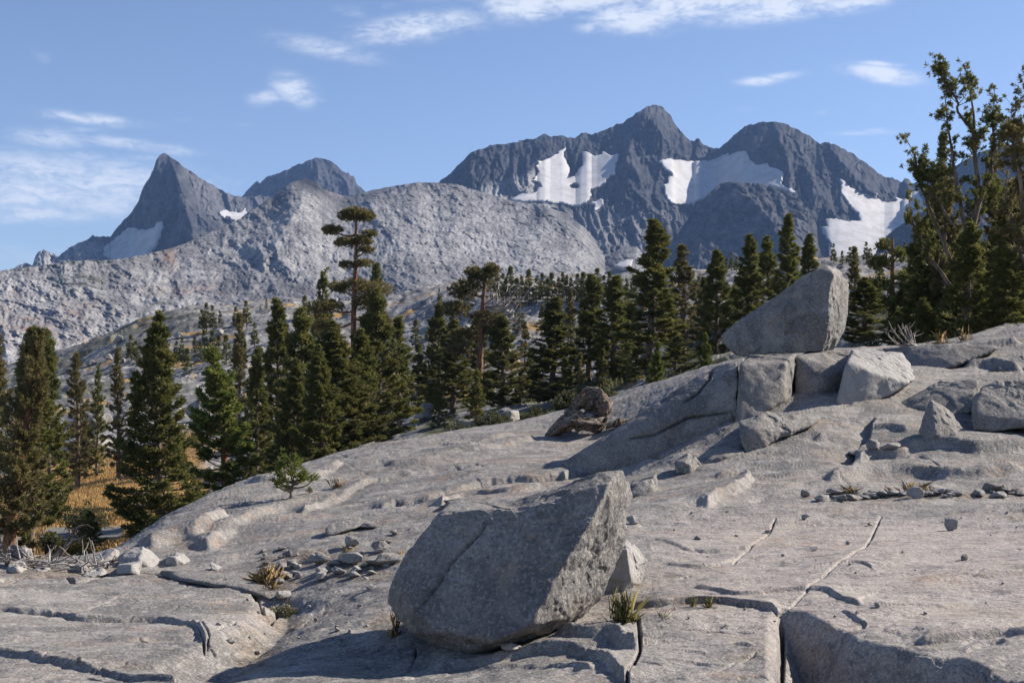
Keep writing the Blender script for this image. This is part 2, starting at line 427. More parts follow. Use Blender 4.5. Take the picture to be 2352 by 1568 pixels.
layer('mountain', [(930, 450), (980, 432), (1010, 417), (1035, 398), (1060, 372), (1072, 360), (1085, 349), (1110, 340), (1135, 333), (1170, 330), (1190, 326), (1210, 320), (1232, 318), (1240, 311), (1250, 308), (1262, 313), (1290, 312), (1310, 317), (1322, 318),
      (1335, 308), (1348, 304), (1358, 309), (1372, 306), (1400, 293), (1430, 282), (1460, 262), (1480, 248), (1495, 242), (1508, 240), (1520, 243), (1528, 254), (1540, 265), (1548, 283), (1555, 293), (1570, 309), (1585, 322), (1594, 325), (1599, 318), (1606, 319), (1612, 329), (1630, 339),
      (1650, 342), (1665, 330), (1690, 308), (1702, 298), (1710, 290), (1730, 286), (1745, 281), (1770, 279), (1800, 283), (1830, 298), (1860, 313), (1884, 331), (1892, 328), (1905, 329), (1925, 335), (1960, 355), (1990, 375), (2020, 400), (2030, 406), (2050, 408), (2065, 416), (2072, 418),
      (2078, 410), (2086, 411), (2094, 422), (2105, 417), (2125, 413), (2156, 402), (2200, 378), (2250, 350), (2310, 333), (2380, 325), (2460, 330), (2600, 370)], [(930, 560), (1300, 600), (2000, 680), (2600, 660)],
      [(930, 3500), (1200, 3750), (1500, 4000), (1780, 3700), (2080, 3700), (2300, 3300), (2600, 3000)], [(930, 2800), (1500, 3000), (2000, 2700), (2600, 2400)], rel2,
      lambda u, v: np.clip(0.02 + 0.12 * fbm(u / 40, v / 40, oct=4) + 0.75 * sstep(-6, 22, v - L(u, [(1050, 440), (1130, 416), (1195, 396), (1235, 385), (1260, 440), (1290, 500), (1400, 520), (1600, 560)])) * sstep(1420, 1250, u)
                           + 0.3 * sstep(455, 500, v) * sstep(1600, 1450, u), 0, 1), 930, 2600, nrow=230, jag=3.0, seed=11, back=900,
      snows=[('branching snowfield below the notched ridge left of the tallest peak', S3, [(1319, 431, 13, 7)]), ('tiny detached snow patch under the branching snowfield', S3B, []),
             ('broad curved snowfield between the tallest peak and the domed peak', S4, []), ('long snowfield running down right of the domed peak', S5, [])],
      label='tallest dark rocky peak joined to a domed peak, hung with snowfields')

# rounded dark buttress in front of the domed peak, and the slope at its right
def rel2b(u, v, d):
    r = crags(u, v, 50, 8, stretch=0.9, seed=7.7, rot=0.5) + crags(u, v, 16, 2.5, stretch=1.2, seed=1.9, rot=-0.3) + 3.5 * facets(u / 10, v / 8, 3)
    return r + rib(u, v, [(1660, 420), (1740, 470), (1800, 540), (1860, 610)], 40, 60)
layer('mountain', [(1380, 680), (1440, 640), (1500, 598), (1548, 548), (1582, 500), (1606, 468), (1630, 443), (1657, 420), (1680, 417), (1702, 420), (1740, 421), (1787, 434), (1832, 454), (1856, 477), (1876, 518), (1905, 556), (1910, 590), (1890, 612), (1885, 640), (1920, 680)],
      [(1380, 720), (1920, 720)], [(1380, 2500), (1660, 2750), (1920, 2600)], 2350, rel2b, lambda u, v: np.clip(0.16 + 0.22 * fbm(u / 25, v / 20, oct=4), 0, 1), 1380, 1920, nrow=170, jag=1.6, seed=13, back=500,
      label='rounded dark rock buttress below the broad curved snowfield')
layer('mountain', [(1985, 690), (2003, 610), (2015, 570), (2040, 538), (2081, 508), (2110, 490), (2160, 470), (2260, 420), (2380, 400), (2600, 400)], 700, 2300, 2000, rel2b,
      lambda u, v: np.clip(0.1 + 0.15 * fbm(u / 25, v / 20, oct=4), 0, 1), 1985, 2600, nrow=120, jag=1.5, seed=17, back=500, label='dark slope behind the tall pines on the right')

# the long pale granite ridge
RIDGE = [(-260, 660), (-60, 628), (0, 622), (60, 613), (100, 609), (150, 601), (200, 597), (250, 598), (330, 585), (400, 568), (450, 548), (500, 527), (545, 505), (590, 475), (625, 453), (650, 432), (668, 419), (684, 415), (700, 410), (718, 415), (728, 420), (740, 432), (765, 443), (800, 452),
         (830, 443), (860, 436), (900, 428), (960, 419), (1010, 420), (1050, 423), (1072, 431), (1110, 442), (1180, 463), (1240, 470), (1300, 490), (1340, 521), (1365, 548), (1378, 574), (1390, 590), (1400, 584), (1420, 574), (1440, 568), (1462, 566), (1480, 585), (1520, 650)]
def rel1(u, v, d):
    left = sstep(560, 380, u)
    r = crags(u, v, 110, 13, stretch=0.75, seed=9.4, rot=0.6) + crags(u, v, 34, 4.0, stretch=1.2, seed=2.8, rot=-0.5, oct=5, gain=.6)
    r += 4.3 * facets(u / 13 + 0.3 * fbm(u / 30, v / 30, oct=2), v / 9 + .3 * fbm(u / 30 + 9, v / 30, oct=2), 1) + 1.5 * facets((u + v) / 7, (v - .4 * u) / 6, 2) + 1.1 * facets(u / 4.2, v / 3.4, 4)
    r += rib(u, v, [(700, 408), (690, 470), (650, 530), (600, 620)], 60, 70) + rib(u, v, [(830, 443), (880, 520), (950, 600), (960, 700)], 50, 90)
    r += rib(u, v, [(1230, 470), (1330, 540), (1380, 610), (1400, 650)], 40, 40)
    r += 14 * sstep(620, 680, v) * left * fbm(u / 50, v / 30, oct=3)
    return r
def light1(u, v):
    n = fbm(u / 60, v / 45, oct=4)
    top = sstep(60, 5, v - L(u, RIDGE)) * (0.25 + 0.35 * sstep(580, 700, u) * sstep(860, 720, u))  # darker band under the crest: shadow put into the rock tone
    lo = 0.3 * sstep(590, 650, v - 18 * np.sin(u / 90)) * sstep(420, 620, u)  # shadow band along the foot, also put into the rock tone
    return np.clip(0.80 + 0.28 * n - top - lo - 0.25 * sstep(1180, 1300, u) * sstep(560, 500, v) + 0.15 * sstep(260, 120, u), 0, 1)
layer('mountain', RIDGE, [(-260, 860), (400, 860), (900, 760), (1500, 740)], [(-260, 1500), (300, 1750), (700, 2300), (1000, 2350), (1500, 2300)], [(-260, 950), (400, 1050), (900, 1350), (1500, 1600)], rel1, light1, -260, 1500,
      rust=lambda u, v: np.clip(1.0 * np.exp(-(((u - 385 - (v - 570) * 0.2) / 22) ** 2 + ((v - 585) / 32) ** 2)) + 0.55 * sstep(0, .5, fbm(u / 70, v / 40, oct=3)) * sstep(560, 380, u) * sstep(640, 690, v) + .45 * np.exp(-(((u - 450) / 60) ** 2 + ((v - 665) / 16) ** 2))
                       + .55 * np.exp(-(((u - 60) / 130) ** 2 + ((v - 745) / 26) ** 2)) + .3 * np.exp(-(((u - 250) / 40) ** 2 + ((v - 640) / 14) ** 2)), 0, 1),
      veg=lambda u, v: np.clip(np.exp(-(((u - 190) / 70) ** 2 + ((v - 655) / 40) ** 2)) + 0.5 * sstep(18, 2, v - L(u, RIDGE)) * sstep(500, 300, u) + .6 * np.exp(-(((u - 380) / 60) ** 2 + ((v - 690) / 22) ** 2)), 0, 1),
      nrow=300, jag=1.6, seed=19, back=500, snows=[('small bright snow patch beside the pine top at the pale ridge end', [(1413, 617), (1433, 608), (1456, 606), (1450, 618), (1430, 625)], [])], label='long pale granite ridge in front of the dark peaks')
# ------------------------------------------------------------------ valley floor and rocky hillside
VAL = TPS([(-300, 1320, 60), (100, 1250, 72), (170, 1080, 140), (170, 1062, 150), (350, 1100, 120), (0, 1040, 165), (-300, 1060, 150), (60, 930, 230), (200, 930, 200), (300, 1240, 72), (420, 1180, 92), (520, 1122, 115),
           (150, 815, 400), (150, 850, 300), (0, 860, 420), (-250, 880, 420), (250, 772, 370), (330, 738, 340), (430, 716, 330), (500, 710, 335), (640, 702, 340), (720, 697, 340), (800, 697, 340), (900, 690, 330), (1000, 666, 320), (1130, 640, 310), (1300, 640, 300), (1420, 640, 290),
           (1650, 622, 265), (1950, 600, 240), (2100, 600, 200), (2400, 590, 190), (450, 800, 270), (600, 800, 260), (450, 930, 190), (600, 880, 220), (800, 800, 260), (950, 780, 250), (700, 960, 150), (600, 1030, 130), (760, 1045, 85),
           (1000, 925, 130), (1000, 975, 105), (1200, 900, 130), (1200, 960, 80), (1300, 800, 180), (1300, 700, 250), (1450, 700, 240), (1500, 885, 80), (1700, 840, 70), (1650, 760, 140), (1700, 690, 190), (2000, 740, 90), (2050, 660, 160), (2100, 765, 60), (2352, 745, 50), (2650, 720, 50),
           (0, 1500, 26), (600, 1420, 30), (1200, 1200, 32), (1500, 1080, 34), (2000, 960, 34), (2400, 880, 36),
           (150, 880, 520), (430, 800, 480), (800, 790, 480), (1200, 760, 450), (1700, 740, 420), (2100, 720, 400), (0, 930, 600), (900, 860, 600), (1800, 820, 600)], k=3.0, lam=2e-3)


def valley_z(x, y, detail=True):
    x = np.asarray(x, float); y = np.asarray(y, float)
    px = CX + F * x / y
    z = VAL(px, y)
    flat = meadow_mask(px, y)
    if detail:
        a = (1 - flat) * np.clip((y - 25) / 60, 0.2, 1)
        z = z + a * (1.6 * fbm(x / 26, y / 26, oct=3) + 0.75 * np.maximum(facets(x / 9 + .3 * fbm(x / 9, y / 9, oct=2), y / 9, 5), -.4) + 0.34 * facets(x / 3.4, y / 3.4, 6) + .16 * fbm(x / 2.0, y / 2.0, oct=3, gain=.6))
        z = z + flat * 0.12 * fbm(x / 6, y / 6, oct=3)
    return z


def meadow_mask(px, d):
    m = sstep(20, 90, px) * sstep(500, 430, px) * sstep(62, 70, d) * sstep(158, 146, d + 6 * np.sin(px / 40))
    return m


px = np.arange(-340, 2700, 4.0); dd = np.concatenate([np.exp(np.linspace(math.log(23), math.log(60), 110))[:-1], np.exp(np.linspace(math.log(60), math.log(430), 560))[:-1], np.exp(np.linspace(math.log(430), math.log(700), 40))])
PX, DD = np.meshgrid(px, dd); X = (PX - CX) / F * DD
Zv = valley_z(X, DD)
mead = meadow_mask(PX, DD)
nzv = fbm(X / 9, DD / 9, oct=4)
vproj = HZ - (Zv - CZ) * F / DD
pond = sstep(.1, .5, np.exp(-(((PX - 190 - (DD - 80) * 2) / 110) ** 2 + ((DD - 80) / 8) ** 2)) + .3 * nzv) * mead
dry = np.clip(mead * sstep(-0.75, -0.4, nzv) + sstep(0.12, 0.35, fbm(X / 14 + 40, DD / 9, oct=4)) * sstep(-.1, .35, -facets(X / 9, DD / 9, 5) + .1) * (1 - mead), 0, 1)
scrub_shade = np.clip(.5 * sstep(-.35, .2, fbm(X / 16 + 7, DD / 22, oct=4)) * sstep(520, 380, PX) * sstep(170, 230, DD) + sstep(-0.1, 0.3, fbm(X / 11 + 90, DD / 11, oct=3)) * sstep(105, 60, DD) + sstep(-.25, .15, fbm(X / 7 + 90, DD / 7, oct=3)) * sstep(940, 1010, PX) * sstep(1720, 1640, PX) * sstep(150, 120, DD), 0, 1) * (1 - mead)  # first term: scrub colour also stands for shade on the left knoll


def terrain_material():
    m, t, b = new_mat("hillside", 0.92, 0.1)
    pos = t.n('ShaderNodeNewGeometry').outputs['Position']
    mid = t.noise(pos, 0.35, 6, 0.65); fine = t.noise(pos, 2.2, 5, 0.7)
    rock = t.mix(t.rng(mid, 0.35, 0.65), (0.16, 0.16, 0.163), (0.33, 0.325, 0.318))
    rock = t.mix(t.rng(fine, 0.5, 0.72, 0, .55), rock, (0.12, 0.12, 0.125))
    cr = t.voro(t.mapping(pos, (0.28, 0.5, 0.5)), 1.0, 'DISTANCE_TO_EDGE')
    rock = t.mix(t.rng(cr, 0.05, 0.0, 0, 0.75), rock, (0.06, 0.06, 0.055))
    straw = t.mix(t.rng(fine, 0.35, 0.65), (0.28, 0.175, 0.068), (0.44, 0.29, 0.12))
    straw = t.mix(t.rng(mid, 0.5, 0.7, 0, .5), straw, (0.20, 0.16, 0.08))
    c = t.mix(t.attr('dry'), rock, straw)
    c = t.mix(t.attr('silt'), c, t.mix(fine, (0.13, 0.13, 0.13), (0.2, 0.2, 0.2)))
    c = t.mix(t.attr('scrub_shade'), c, t.mix(t.rng(fine, .4, .6), (0.03, 0.04, 0.018), (0.10, 0.10, 0.045)))
    t.put(b.inputs['Base Color'], c)
    t.put(b.inputs['Normal'], t.bump(t.math('MULTIPLY_ADD', fine, 0.3, mid), 0.5, 0.8))
    return m


valley = build('valley_ground', np.stack([X, DD, Zv], -1).reshape(-1, 3), [grid_faces(*Zv.shape)[:, ::-1]], terrain_material(), attrs={'dry': dry, 'silt': pond, 'scrub_shade': scrub_shade})
tag(valley, 'rocky hillside and meadow behind the granite slab', kind='structure')
# a plain sheet under everything, out to the foot of the mountains and beyond
gp, gt, gb = new_mat("talus", 0.95, 0.1)
gpos = gt.n('ShaderNodeNewGeometry').outputs['Position']
gt.put(gb.inputs['Base Color'], gt.mix(gt.rng(gt.noise(gpos, 0.05, 6, 0.7), .35, .65), (0.17, 0.165, 0.16), (0.32, 0.31, 0.30)))
gx, gy = np.meshgrid(np.linspace(-4000, 4000, 90), np.linspace(-60, 7000, 90))
gz = -24 + 6 * fbm(gx / 300, gy / 300, oct=3) - 16 * sstep(300, 900, gy)
ground = build('ground', np.stack([gx, gy, gz], -1).reshape(-1, 3), [grid_faces(90, 90)[:, ::-1]], gp)
tag(ground, 'talus covered valley bottom', kind='structure')
# ------------------------------------------------------------------ granite slab in the foreground
CREST = [(-300, 1325, 15), (0, 1318, 14.5), (170, 1312, 15), (300, 1262, 17.5), (345, 1232, 19), (400, 1192, 20.5), (470, 1150, 22.5), (580, 1102, 25), (700, 1072, 27), (800, 1040, 28), (930, 1011, 29.5), (1080, 985, 30.5), (1250, 955, 31), (1400, 915, 31.5), (1530, 870, 31.5), (1650, 835, 30.5), (1710, 820, 30), (1820, 808, 30), (1930, 800, 30), (2100, 790, 31), (2200, 775, 32), (2352, 745, 33), (2650, 690, 34)]
pts = list(CREST)
for (x, y, d) in CREST[::2]:
    z = CZ + (HZ - y) / F * d
    for dk, dz in ((5, -.55), (12, -3.2), (28, -9.5)):
        pts.append((x, HZ - (z + dz - CZ) * F / (d + dk), d + dk))
pts += [(-300, 1568, 8.6), (0, 1568, 8.6), (300, 1568, 8.5), (0, 1440, 11.0), (300, 1440, 11.2), (-300, 1440, 11), (150, 1360, 13.4), (480, 1370, 13.3), (620, 1380, 13.4), (640, 1340, 14.3), (420, 1310, 15.2), (300, 1300, 15.6), (900, 1300, 14.2), (760, 1420, 11.2), (700, 1240, 16),
        (520, 1210, 19.0), (800, 1190, 18.0), (640, 1160, 21), (800, 1100, 24), (1000, 1170, 17.4), (1000, 1080, 24), (1200, 1060, 23.2), (1300, 1095, 20.9), (1420, 1089, 20.7), (1690, 988, 20.3), (1430, 1010, 26.5), (1530, 1049, 20.5), (1500, 1130, 16.6), (1722, 1036, 18.7), (1480, 1250, 12.6), (1100, 1240, 14.4), (1080, 1400, 10.6), (1080, 1500, 9.35), (1176, 1568, 8.2), (700, 1568, 8.6),
        (1430, 1400, 10.0), (1700, 1410, 9.7), (2000, 1400, 9.3), (2352, 1400, 9.0), (2352, 1568, 7.0), (1800, 1568, 7.6), (1500, 1568, 7.9), (2650, 1568, 6.8), (2352, 1250, 11.8), (2000, 1250, 12.4), (1720, 1250, 12.8), (2352, 1145, 14.9), (2000, 1150, 15.2), (1750, 1160, 15.2),
        (2352, 1060, 17.6), (2050, 1050, 18.2), (1850, 1050, 18.2), (1810, 975, 19.9), (2000, 975, 19.8), (2200, 985, 19.4), (2352, 975, 20.2), (1950, 941, 20.6), (2060, 895, 22.4), (2230, 880, 23.5), (2352, 850, 24.6), (2650, 900, 22), (2650, 1200, 12.5), (2200, 835, 26.5), (1700, 850, 26), (1850, 845, 26), (1560, 920, 26.5)]
pts += [(x, HZ - (z - CZ) * F / 4.6, 4.6) for x, z in ((-300, -.13), (400, -.12), (1176, -.08), (1800, .0), (2350, .1), (2650, .15))]
SLAB = TPS(pts, k=4.0, lam=3e-3)

# ledges: polyline in the photograph's px, step height m, sharpness px, length of the raised tread px, wobble px (raised side: left of travel when going right, i.e. up in the picture)
LEDGES = [
    # lower-left slab: its right end and the lip strip behind it
    ([(360, 1520), (458, 1494), (531, 1463), (574, 1436), (603, 1402), (600, 1378), (586, 1353)][::1], .17, 60, 90, 3, 1),
    ([(-40, 1490), (0, 1494), (116, 1509), (214, 1518), (275, 1534), (363, 1543), (420, 1550)], .05, 4, 60, 4),
    ([(0, 1399), (122, 1404), (159, 1419), (229, 1422), (360, 1419), (418, 1428), (446, 1439), (464, 1457), (470, 1485)], .05, 2.5, 70, 3),
    # long curved ledges of the middle dome
    ([(870, 1168), (899, 1153), (991, 1142), (1042, 1133), (1094, 1114), (1145, 1102), (1230, 1098), (1299, 1091), (1350, 1086), (1436, 1063), (1522, 1042)], .06, 7, 130, 3),
    ([(690, 1185), (796, 1138), (831, 1120), (878, 1106), (960, 1094)], .09, 3, 40, 4),
    ([(1010, 1168), (1040, 1146), (1090, 1137), (1180, 1141), (1260, 1130)], .10, 4, 50, 3),
    ([(470, 1262), (540, 1210), (620, 1180), (700, 1160), (780, 1148)], .14, 22, 80, 8),
    ([(330, 1262), (400, 1244), (460, 1240), (500, 1205), (520, 1190)], .16, 7, 60, 5),
    ([(560, 1108), (640, 1112), (720, 1100), (790, 1062)], .10, 14, 60, 6),
    ([(880, 1072), (960, 1064), (1060, 1040), (1150, 1030), (1240, 1005)], .10, 12, 60, 8),
    ([(1000, 1020), (1080, 1030), (1130, 1010), (1190, 1000)], .06, 5, 40, 5),
    # right slab
    ([(1585, 1348), (1649, 1358), (1659, 1372), (1712, 1383), (1783, 1372), (1854, 1365), (1906, 1367), (1928, 1383), (1966, 1394), (1995, 1392)], .030, 2.2, 70, 3),
    ([(1500, 1234), (1560, 1250), (1600, 1262), (1700, 1262), (1760, 1250)], .02, 2.2, 60, 3),
    ([(1521, 1282), (1600, 1300), (1660, 1296), (1695, 1277)], .02, 2.2, 50, 3),
    ([(1840, 1325), (1890, 1312), (1940, 1305), (1990, 1310), (2010, 1320)], .018, 2, 50, 3),
    ([(1928, 1404), (1960, 1414), (1995, 1424), (1984, 1440)], .02, 2, 40, 2),
    ([(2101, 1474), (2192, 1463), (2274, 1450), (2370, 1449), (2500, 1446)], .055, 2.5, 60, 2),
    ([(2000, 1392), (2092, 1388), (2192, 1384)], .012, 1.5, 40, 1.5),
    ([(2210, 1490), (2260, 1470), (2330, 1468)], .025, 3, 30, 3),
    # front step on the right
    ([(1800, 1900), (1799, 1700), (1797, 1560), (1796, 1450), (1799, 1414), (1850, 1425), (1924, 1449), (1934, 1470), (1949, 1476), (2051, 1489), (2129, 1507), (2192, 1510), (2221, 1524), (2263, 1553), (2300, 1572), (2400, 1600)], .40, 70, 500, 3, 1),
    ([(1430, 1388), (1500, 1392), (1570, 1388), (1640, 1394), (1734, 1404), (1795, 1416)], .05, 2.5, 90, 2),
    ([(1600, 1488), (1650, 1486), (1700, 1480), (1740, 1486)], .015, 2.5, 30, 3), ([(1500, 1535), (1580, 1525), (1660, 1535), (1720, 1520)], .015, 3, 30, 4), ([(1480, 1505), (1560, 1500), (1640, 1506)], .012, 3, 30, 4),
    # blocks under the big boulder
    ([(1270, 1462), (1340, 1480), (1405, 1472), (1428, 1492), (1455, 1512), (1470, 1500)], .10, 5, 60, 3),
    ([(1000, 1530), (1100, 1512), (1241, 1489), (1316, 1493), (1374, 1513), (1412, 1548), (1440, 1580)], .06, 6, 140, 3), ([(1100, 1545), (1200, 1532), (1300, 1530), (1370, 1545)], .03, 3, 30, 4),
    # rows further up
    ([(1720, 1158), (1797, 1150), (1875, 1141), (2051, 1148), (2192, 1147), (2300, 1138), (2500, 1122)], -.10, 5, 30, 4),
    ([(1620, 1170), (1650, 1150), (1700, 1132), (1722, 1108), (1724, 1086)], .12, 5, 60, 3),
    ([(1950, 1068), (1972, 1027), (1992, 1018), (2001, 984), (2010, 960)], -.14, 5, 60, 3),
    ([(1640, 1092), (1700, 1078), (1760, 1072)], .05, 3, 40, 3),
    ([(1900, 1110), (1990, 1092), (2080, 1082), (2200, 1095), (2352, 1080)], .14, 22, 60, 8),
    ([(2080, 1042), (2140, 1030), (2230, 1044), (2330, 1040), (2400, 1030)], .16, 18, 60, 6),
    ([(1960, 1060), (2010, 1046), (2060, 1052), (2100, 1040)], .10, 6, 40, 5),
    ([(1870, 1010), (1950, 990), (2030, 985), (2090, 1000)], .08, 10, 40, 6),
    ([(2210, 848), (2270, 842), (2352, 850)], .2, 6, 60, 4), ([(2230, 812), (2290, 800), (2352, 790)], .15, 6, 60, 4),
]
CRACKS = [  # polyline, depth m, half width px
    ([(2023, 1175), (2009, 1224), (1981, 1263), (1945, 1295), (1896, 1330), (1854, 1365), (1811, 1408)], .05, 2.2), ([(1783, 1185), (1765, 1224), (1730, 1252), (1695, 1277), (1685, 1300)], .05, 2.2),
    ([(1795, 1414), (1797, 1457), (1793, 1510), (1797, 1568), (1799, 1600)], .30, 5), ([(1642, 1395), (1734, 1405), (1790, 1416)], .08, 2.2), ([(1500, 1396), (1570, 1392), (1640, 1396)], .06, 2.2),
    ([(0, 1322), (146, 1317), (169, 1330), (189, 1327), (275, 1316), (351, 1318), (427, 1327), (534, 1342), (586, 1354), (598, 1378), (606, 1400)], .16, 4), ([(0, 1400), (122, 1405), (159, 1420), (229, 1423), (360, 1420), (418, 1429), (446, 1440), (464, 1458), (470, 1488)], .07, 2.4),
    ([(446, 1440), (460, 1440), (480, 1458), (476, 1485)], .07, 2.2), ([(296, 1556), (350, 1552), (420, 1560), (440, 1568)], .06, 2.2), ([(470, 1521), (519, 1543), (598, 1567)], .06, 2.2), ([(957, 1481), (950, 1509), (919, 1533)], .06, 2.2),
    ([(1463, 1437), (1473, 1495), (1463, 1536), (1439, 1563), (1440, 1590)], .14, 3.2), ([(899, 1155), (991, 1144), (1042, 1135), (1094, 1116), (1145, 1104), (1230, 1100), (1299, 1094)], .34, 6), ([(1299, 1093), (1350, 1088), (1436, 1065), (1522, 1044)], .36, 7),
    ([(1412, 1475), (1440, 1450), (1463, 1437)], .06, 2.2), ([(640, 1365), (636, 1385), (625, 1400), (612, 1408)], .1, 3), ([(796, 1140), (831, 1122), (878, 1107)], .06, 2.2), ([(1690, 950), (1700, 900), (1712, 820)], .1, 2),
    ([(1100, 1412), (1060, 1440), (1020, 1470)], .04, 2), ([(2170, 1090), (2120, 1050), (2090, 1052)], .05, 2.2), ([(300, 1350), (230, 1390), (150, 1410)], .02, 2), ([(-20, 1345), (20, 1335), (40, 1322)], .03, 2)]


def chaikin(P, n=3):
    P = np.asarray(P, float)
    for _ in range(n):
        P = np.concatenate([P[:1], np.stack([.75 * P[:-1] + .25 * P[1:], .25 * P[:-1] + .75 * P[1:]], 1).reshape(-1, 2), P[-1:]])
    return P


LEDGES = [(chaikin(a[0], 3),) + a[1:] for a in LEDGES]; CRACKS = [(chaikin(a[0], 1),) + a[1:] for a in CRACKS]


rj = np.random.default_rng(77)      # fine joints and flake edges that run with the grain of the rock
for (x0, x1, y0, y1, n_) in ((0, 600, 1335, 1560, 16), (350, 1280, 1030, 1250, 26), (1500, 2340, 1190, 1480, 18), (1650, 2340, 960, 1135, 18), (500, 900, 1390, 1560, 9), (1200, 1780, 1420, 1565, 10)):
    for _ in range(n_):
        x, y = rj.uniform(x0, x1), rj.uniform(y0, y1); L_ = rj.uniform(40, 190); sl = rj.normal() * .16 - .06; P_ = [(x, y)]
        for q in range(5): P_.append((P_[-1][0] + L_ / 5, P_[-1][1] + sl * L_ / 5 + rj.normal() * L_ * .022))
        CRACKS.append((np.array(P_), rj.uniform(.012, .035), rj.uniform(1.3, 2.2)))


def slab_z(x, y, detail=True):
    x = np.asarray(x, float); y = np.asarray(y, float)
    px = CX + F * x / y
    z = SLAB(px, y)
    py = HZ - (z - CZ) * F / y
    sh = np.shape(z)
    # broad swells and flakes of the bedrock
    near = np.clip((34 - y) / 8, 0.15, 1)
    xs, ys = x * 0.92 + y * 0.39, y * 0.92 - x * 0.39
    z = z + near * (0.07 * fbm(xs / 2.8, ys / 1.6, oct=2) + 0.014 * fbm(xs / .8, ys / .45, oct=3))
    wu0, wv0 = fbm(px / 80, py / 40, oct=4, gain=.42), fbm(px / 80 + 40, py / 40, oct=4, gain=.42)
    for (P, h, wd, tread, wob, *sink) in LEDGES:
        A = np.asarray(P); pad = tread * 3 + 40
        sel = (px > A[:, 0].min() - pad) & (px < A[:, 0].max() + pad) & (py > A[:, 1].min() - pad) & (py < A[:, 1].max() + pad)
        if not sel.any(): continue
        u, v = px[sel] + wob * wu0[sel], py[sel] + .05 * wob * wv0[sel]
        s, arc, tot = pline(u, 3.5 * v, P * [1, 3.5]); s = -s
        tp = 26 + 0.9 * np.abs(s); e = sstep(0, 1, arc / tp) * sstep(0, 1, (tot - arc) / tp)
        wd = np.maximum(wd, .55 * h * F / y[sel]) if not sink else wd
        if sink: z[sel] = z[sel] - h * (1 - sstep(-wd, 0.6 * wd, s)) * np.exp(-np.maximum(-s - wd, 0) / tread) * e
        else: z[sel] = z[sel] + h * sstep(-wd, 0.6 * wd, s) * np.exp(-np.maximum(s, 0) / tread) * e
    for (P, dp, wd) in CRACKS:
        A = np.asarray(P); pad = 40
        sel = (px > A[:, 0].min() - pad) & (px < A[:, 0].max() + pad) & (py > A[:, 1].min() - pad) & (py < A[:, 1].max() + pad)
        if not sel.any(): continue
        u, v = px[sel] + 3 * wu0[sel], py[sel] + 2 * wv0[sel]
        s, arc, tot = pline(u, 2 * v, P * [1, 2.0])
        e = sstep(-1, 14, arc) * (1 - sstep(tot - 14, tot + 1, arc))
        z[sel] = z[sel] - dp * np.exp(-(s / wd) ** 2) * e * (.7 + .5 * wu0[sel])
    polish = sstep(1480, 1620, px) * sstep(1190, 1240, py) * (1 - sstep(1400, 1440, py))
    rough = 1 - 0.75 * polish
    if detail:
        zz = z / .28
        tn = fbm(xs / 1.5 + 20, ys / .6, zz, oct=4, gain=.55) * 2.2
        fr = tn - np.floor(tn); terr = np.floor(tn) + sstep(0.6, 1.0, fr)
        tn2 = fbm(xs / .34 + 60, ys / .15, zz * 2, oct=3, gain=.55) * 1.8
        fr2 = tn2 - np.floor(tn2); terr2 = np.floor(tn2) + sstep(0.70, 1.0, fr2)
        z = z + rough * (.014 * terr + .0026 * terr2 + .004 * fbm(xs / .25, ys / .14, zz * 2.5, oct=4, gain=.6))
    return z.reshape(sh)


def slab_hit(px, py, dmin=6.0, dmax=38.0):
    """first point of the slab seen at px, py"""
    d = np.arange(dmin, dmax, 0.04); P = at(np.full(d.shape, px), np.full(d.shape, py), d)
    below = P[:, 2] < slab_z(P[:, 0], P[:, 1])
    i = int(np.argmax(below)) if below.any() else len(d) - 1
    return P[i]


px = np.concatenate([np.arange(-620, -100, 4.0), np.arange(-100, 2460, 1.6), np.arange(2460, 3400, 4.0)])
nr = 900; a = np.linspace(0, 1, 4000); dtest = np.exp(math.log(4.2) + a * (math.log(62) - math.log(4.2)))
dens = 1.0 / dtest ** 2 * 6.2 + .16 / dtest * np.where(dtest < 33, 1, .25); cum = np.concatenate([[0], np.cumsum(.5 * (dens[1:] + dens[:-1]) * np.diff(dtest))]); dd = np.interp(np.linspace(0, cum[-1], nr), cum, dtest)
PX, DD = np.meshgrid(px, dd); X = (PX - CX) / F * DD
# rows crowd where the surface is steep, so that the faces of the steps carry as much detail as the treads
Zs = slab_z(X, DD, False); vv = HZ - (Zs - CZ) * F / DD
cum = np.concatenate([np.zeros((1, len(px))), np.cumsum(np.minimum(np.abs(np.diff(vv, axis=0)), 40) + 1800.0 / nr, 0)], 0)
cum = blur(cum, 55, (1,)); cum = np.maximum.accumulate(cum, 0) + np.arange(nr)[:, None] * 1e-6; NR = 1000; D2 = np.empty((NR, len(px)))
for c in range(len(px)): D2[:, c] = np.interp(np.linspace(cum[0, c], cum[-1, c], NR), cum[:, c], dd)
DD = D2; PX = np.broadcast_to(px, DD.shape); X = (PX - CX) / F * DD
Zs = slab_z(X, DD)
Z0 = SLAB(PX, DD); PY = HZ - (Z0 - CZ) * F / DD
nzs = fbm(X / .5, DD / .3, oct=4, gain=.6)


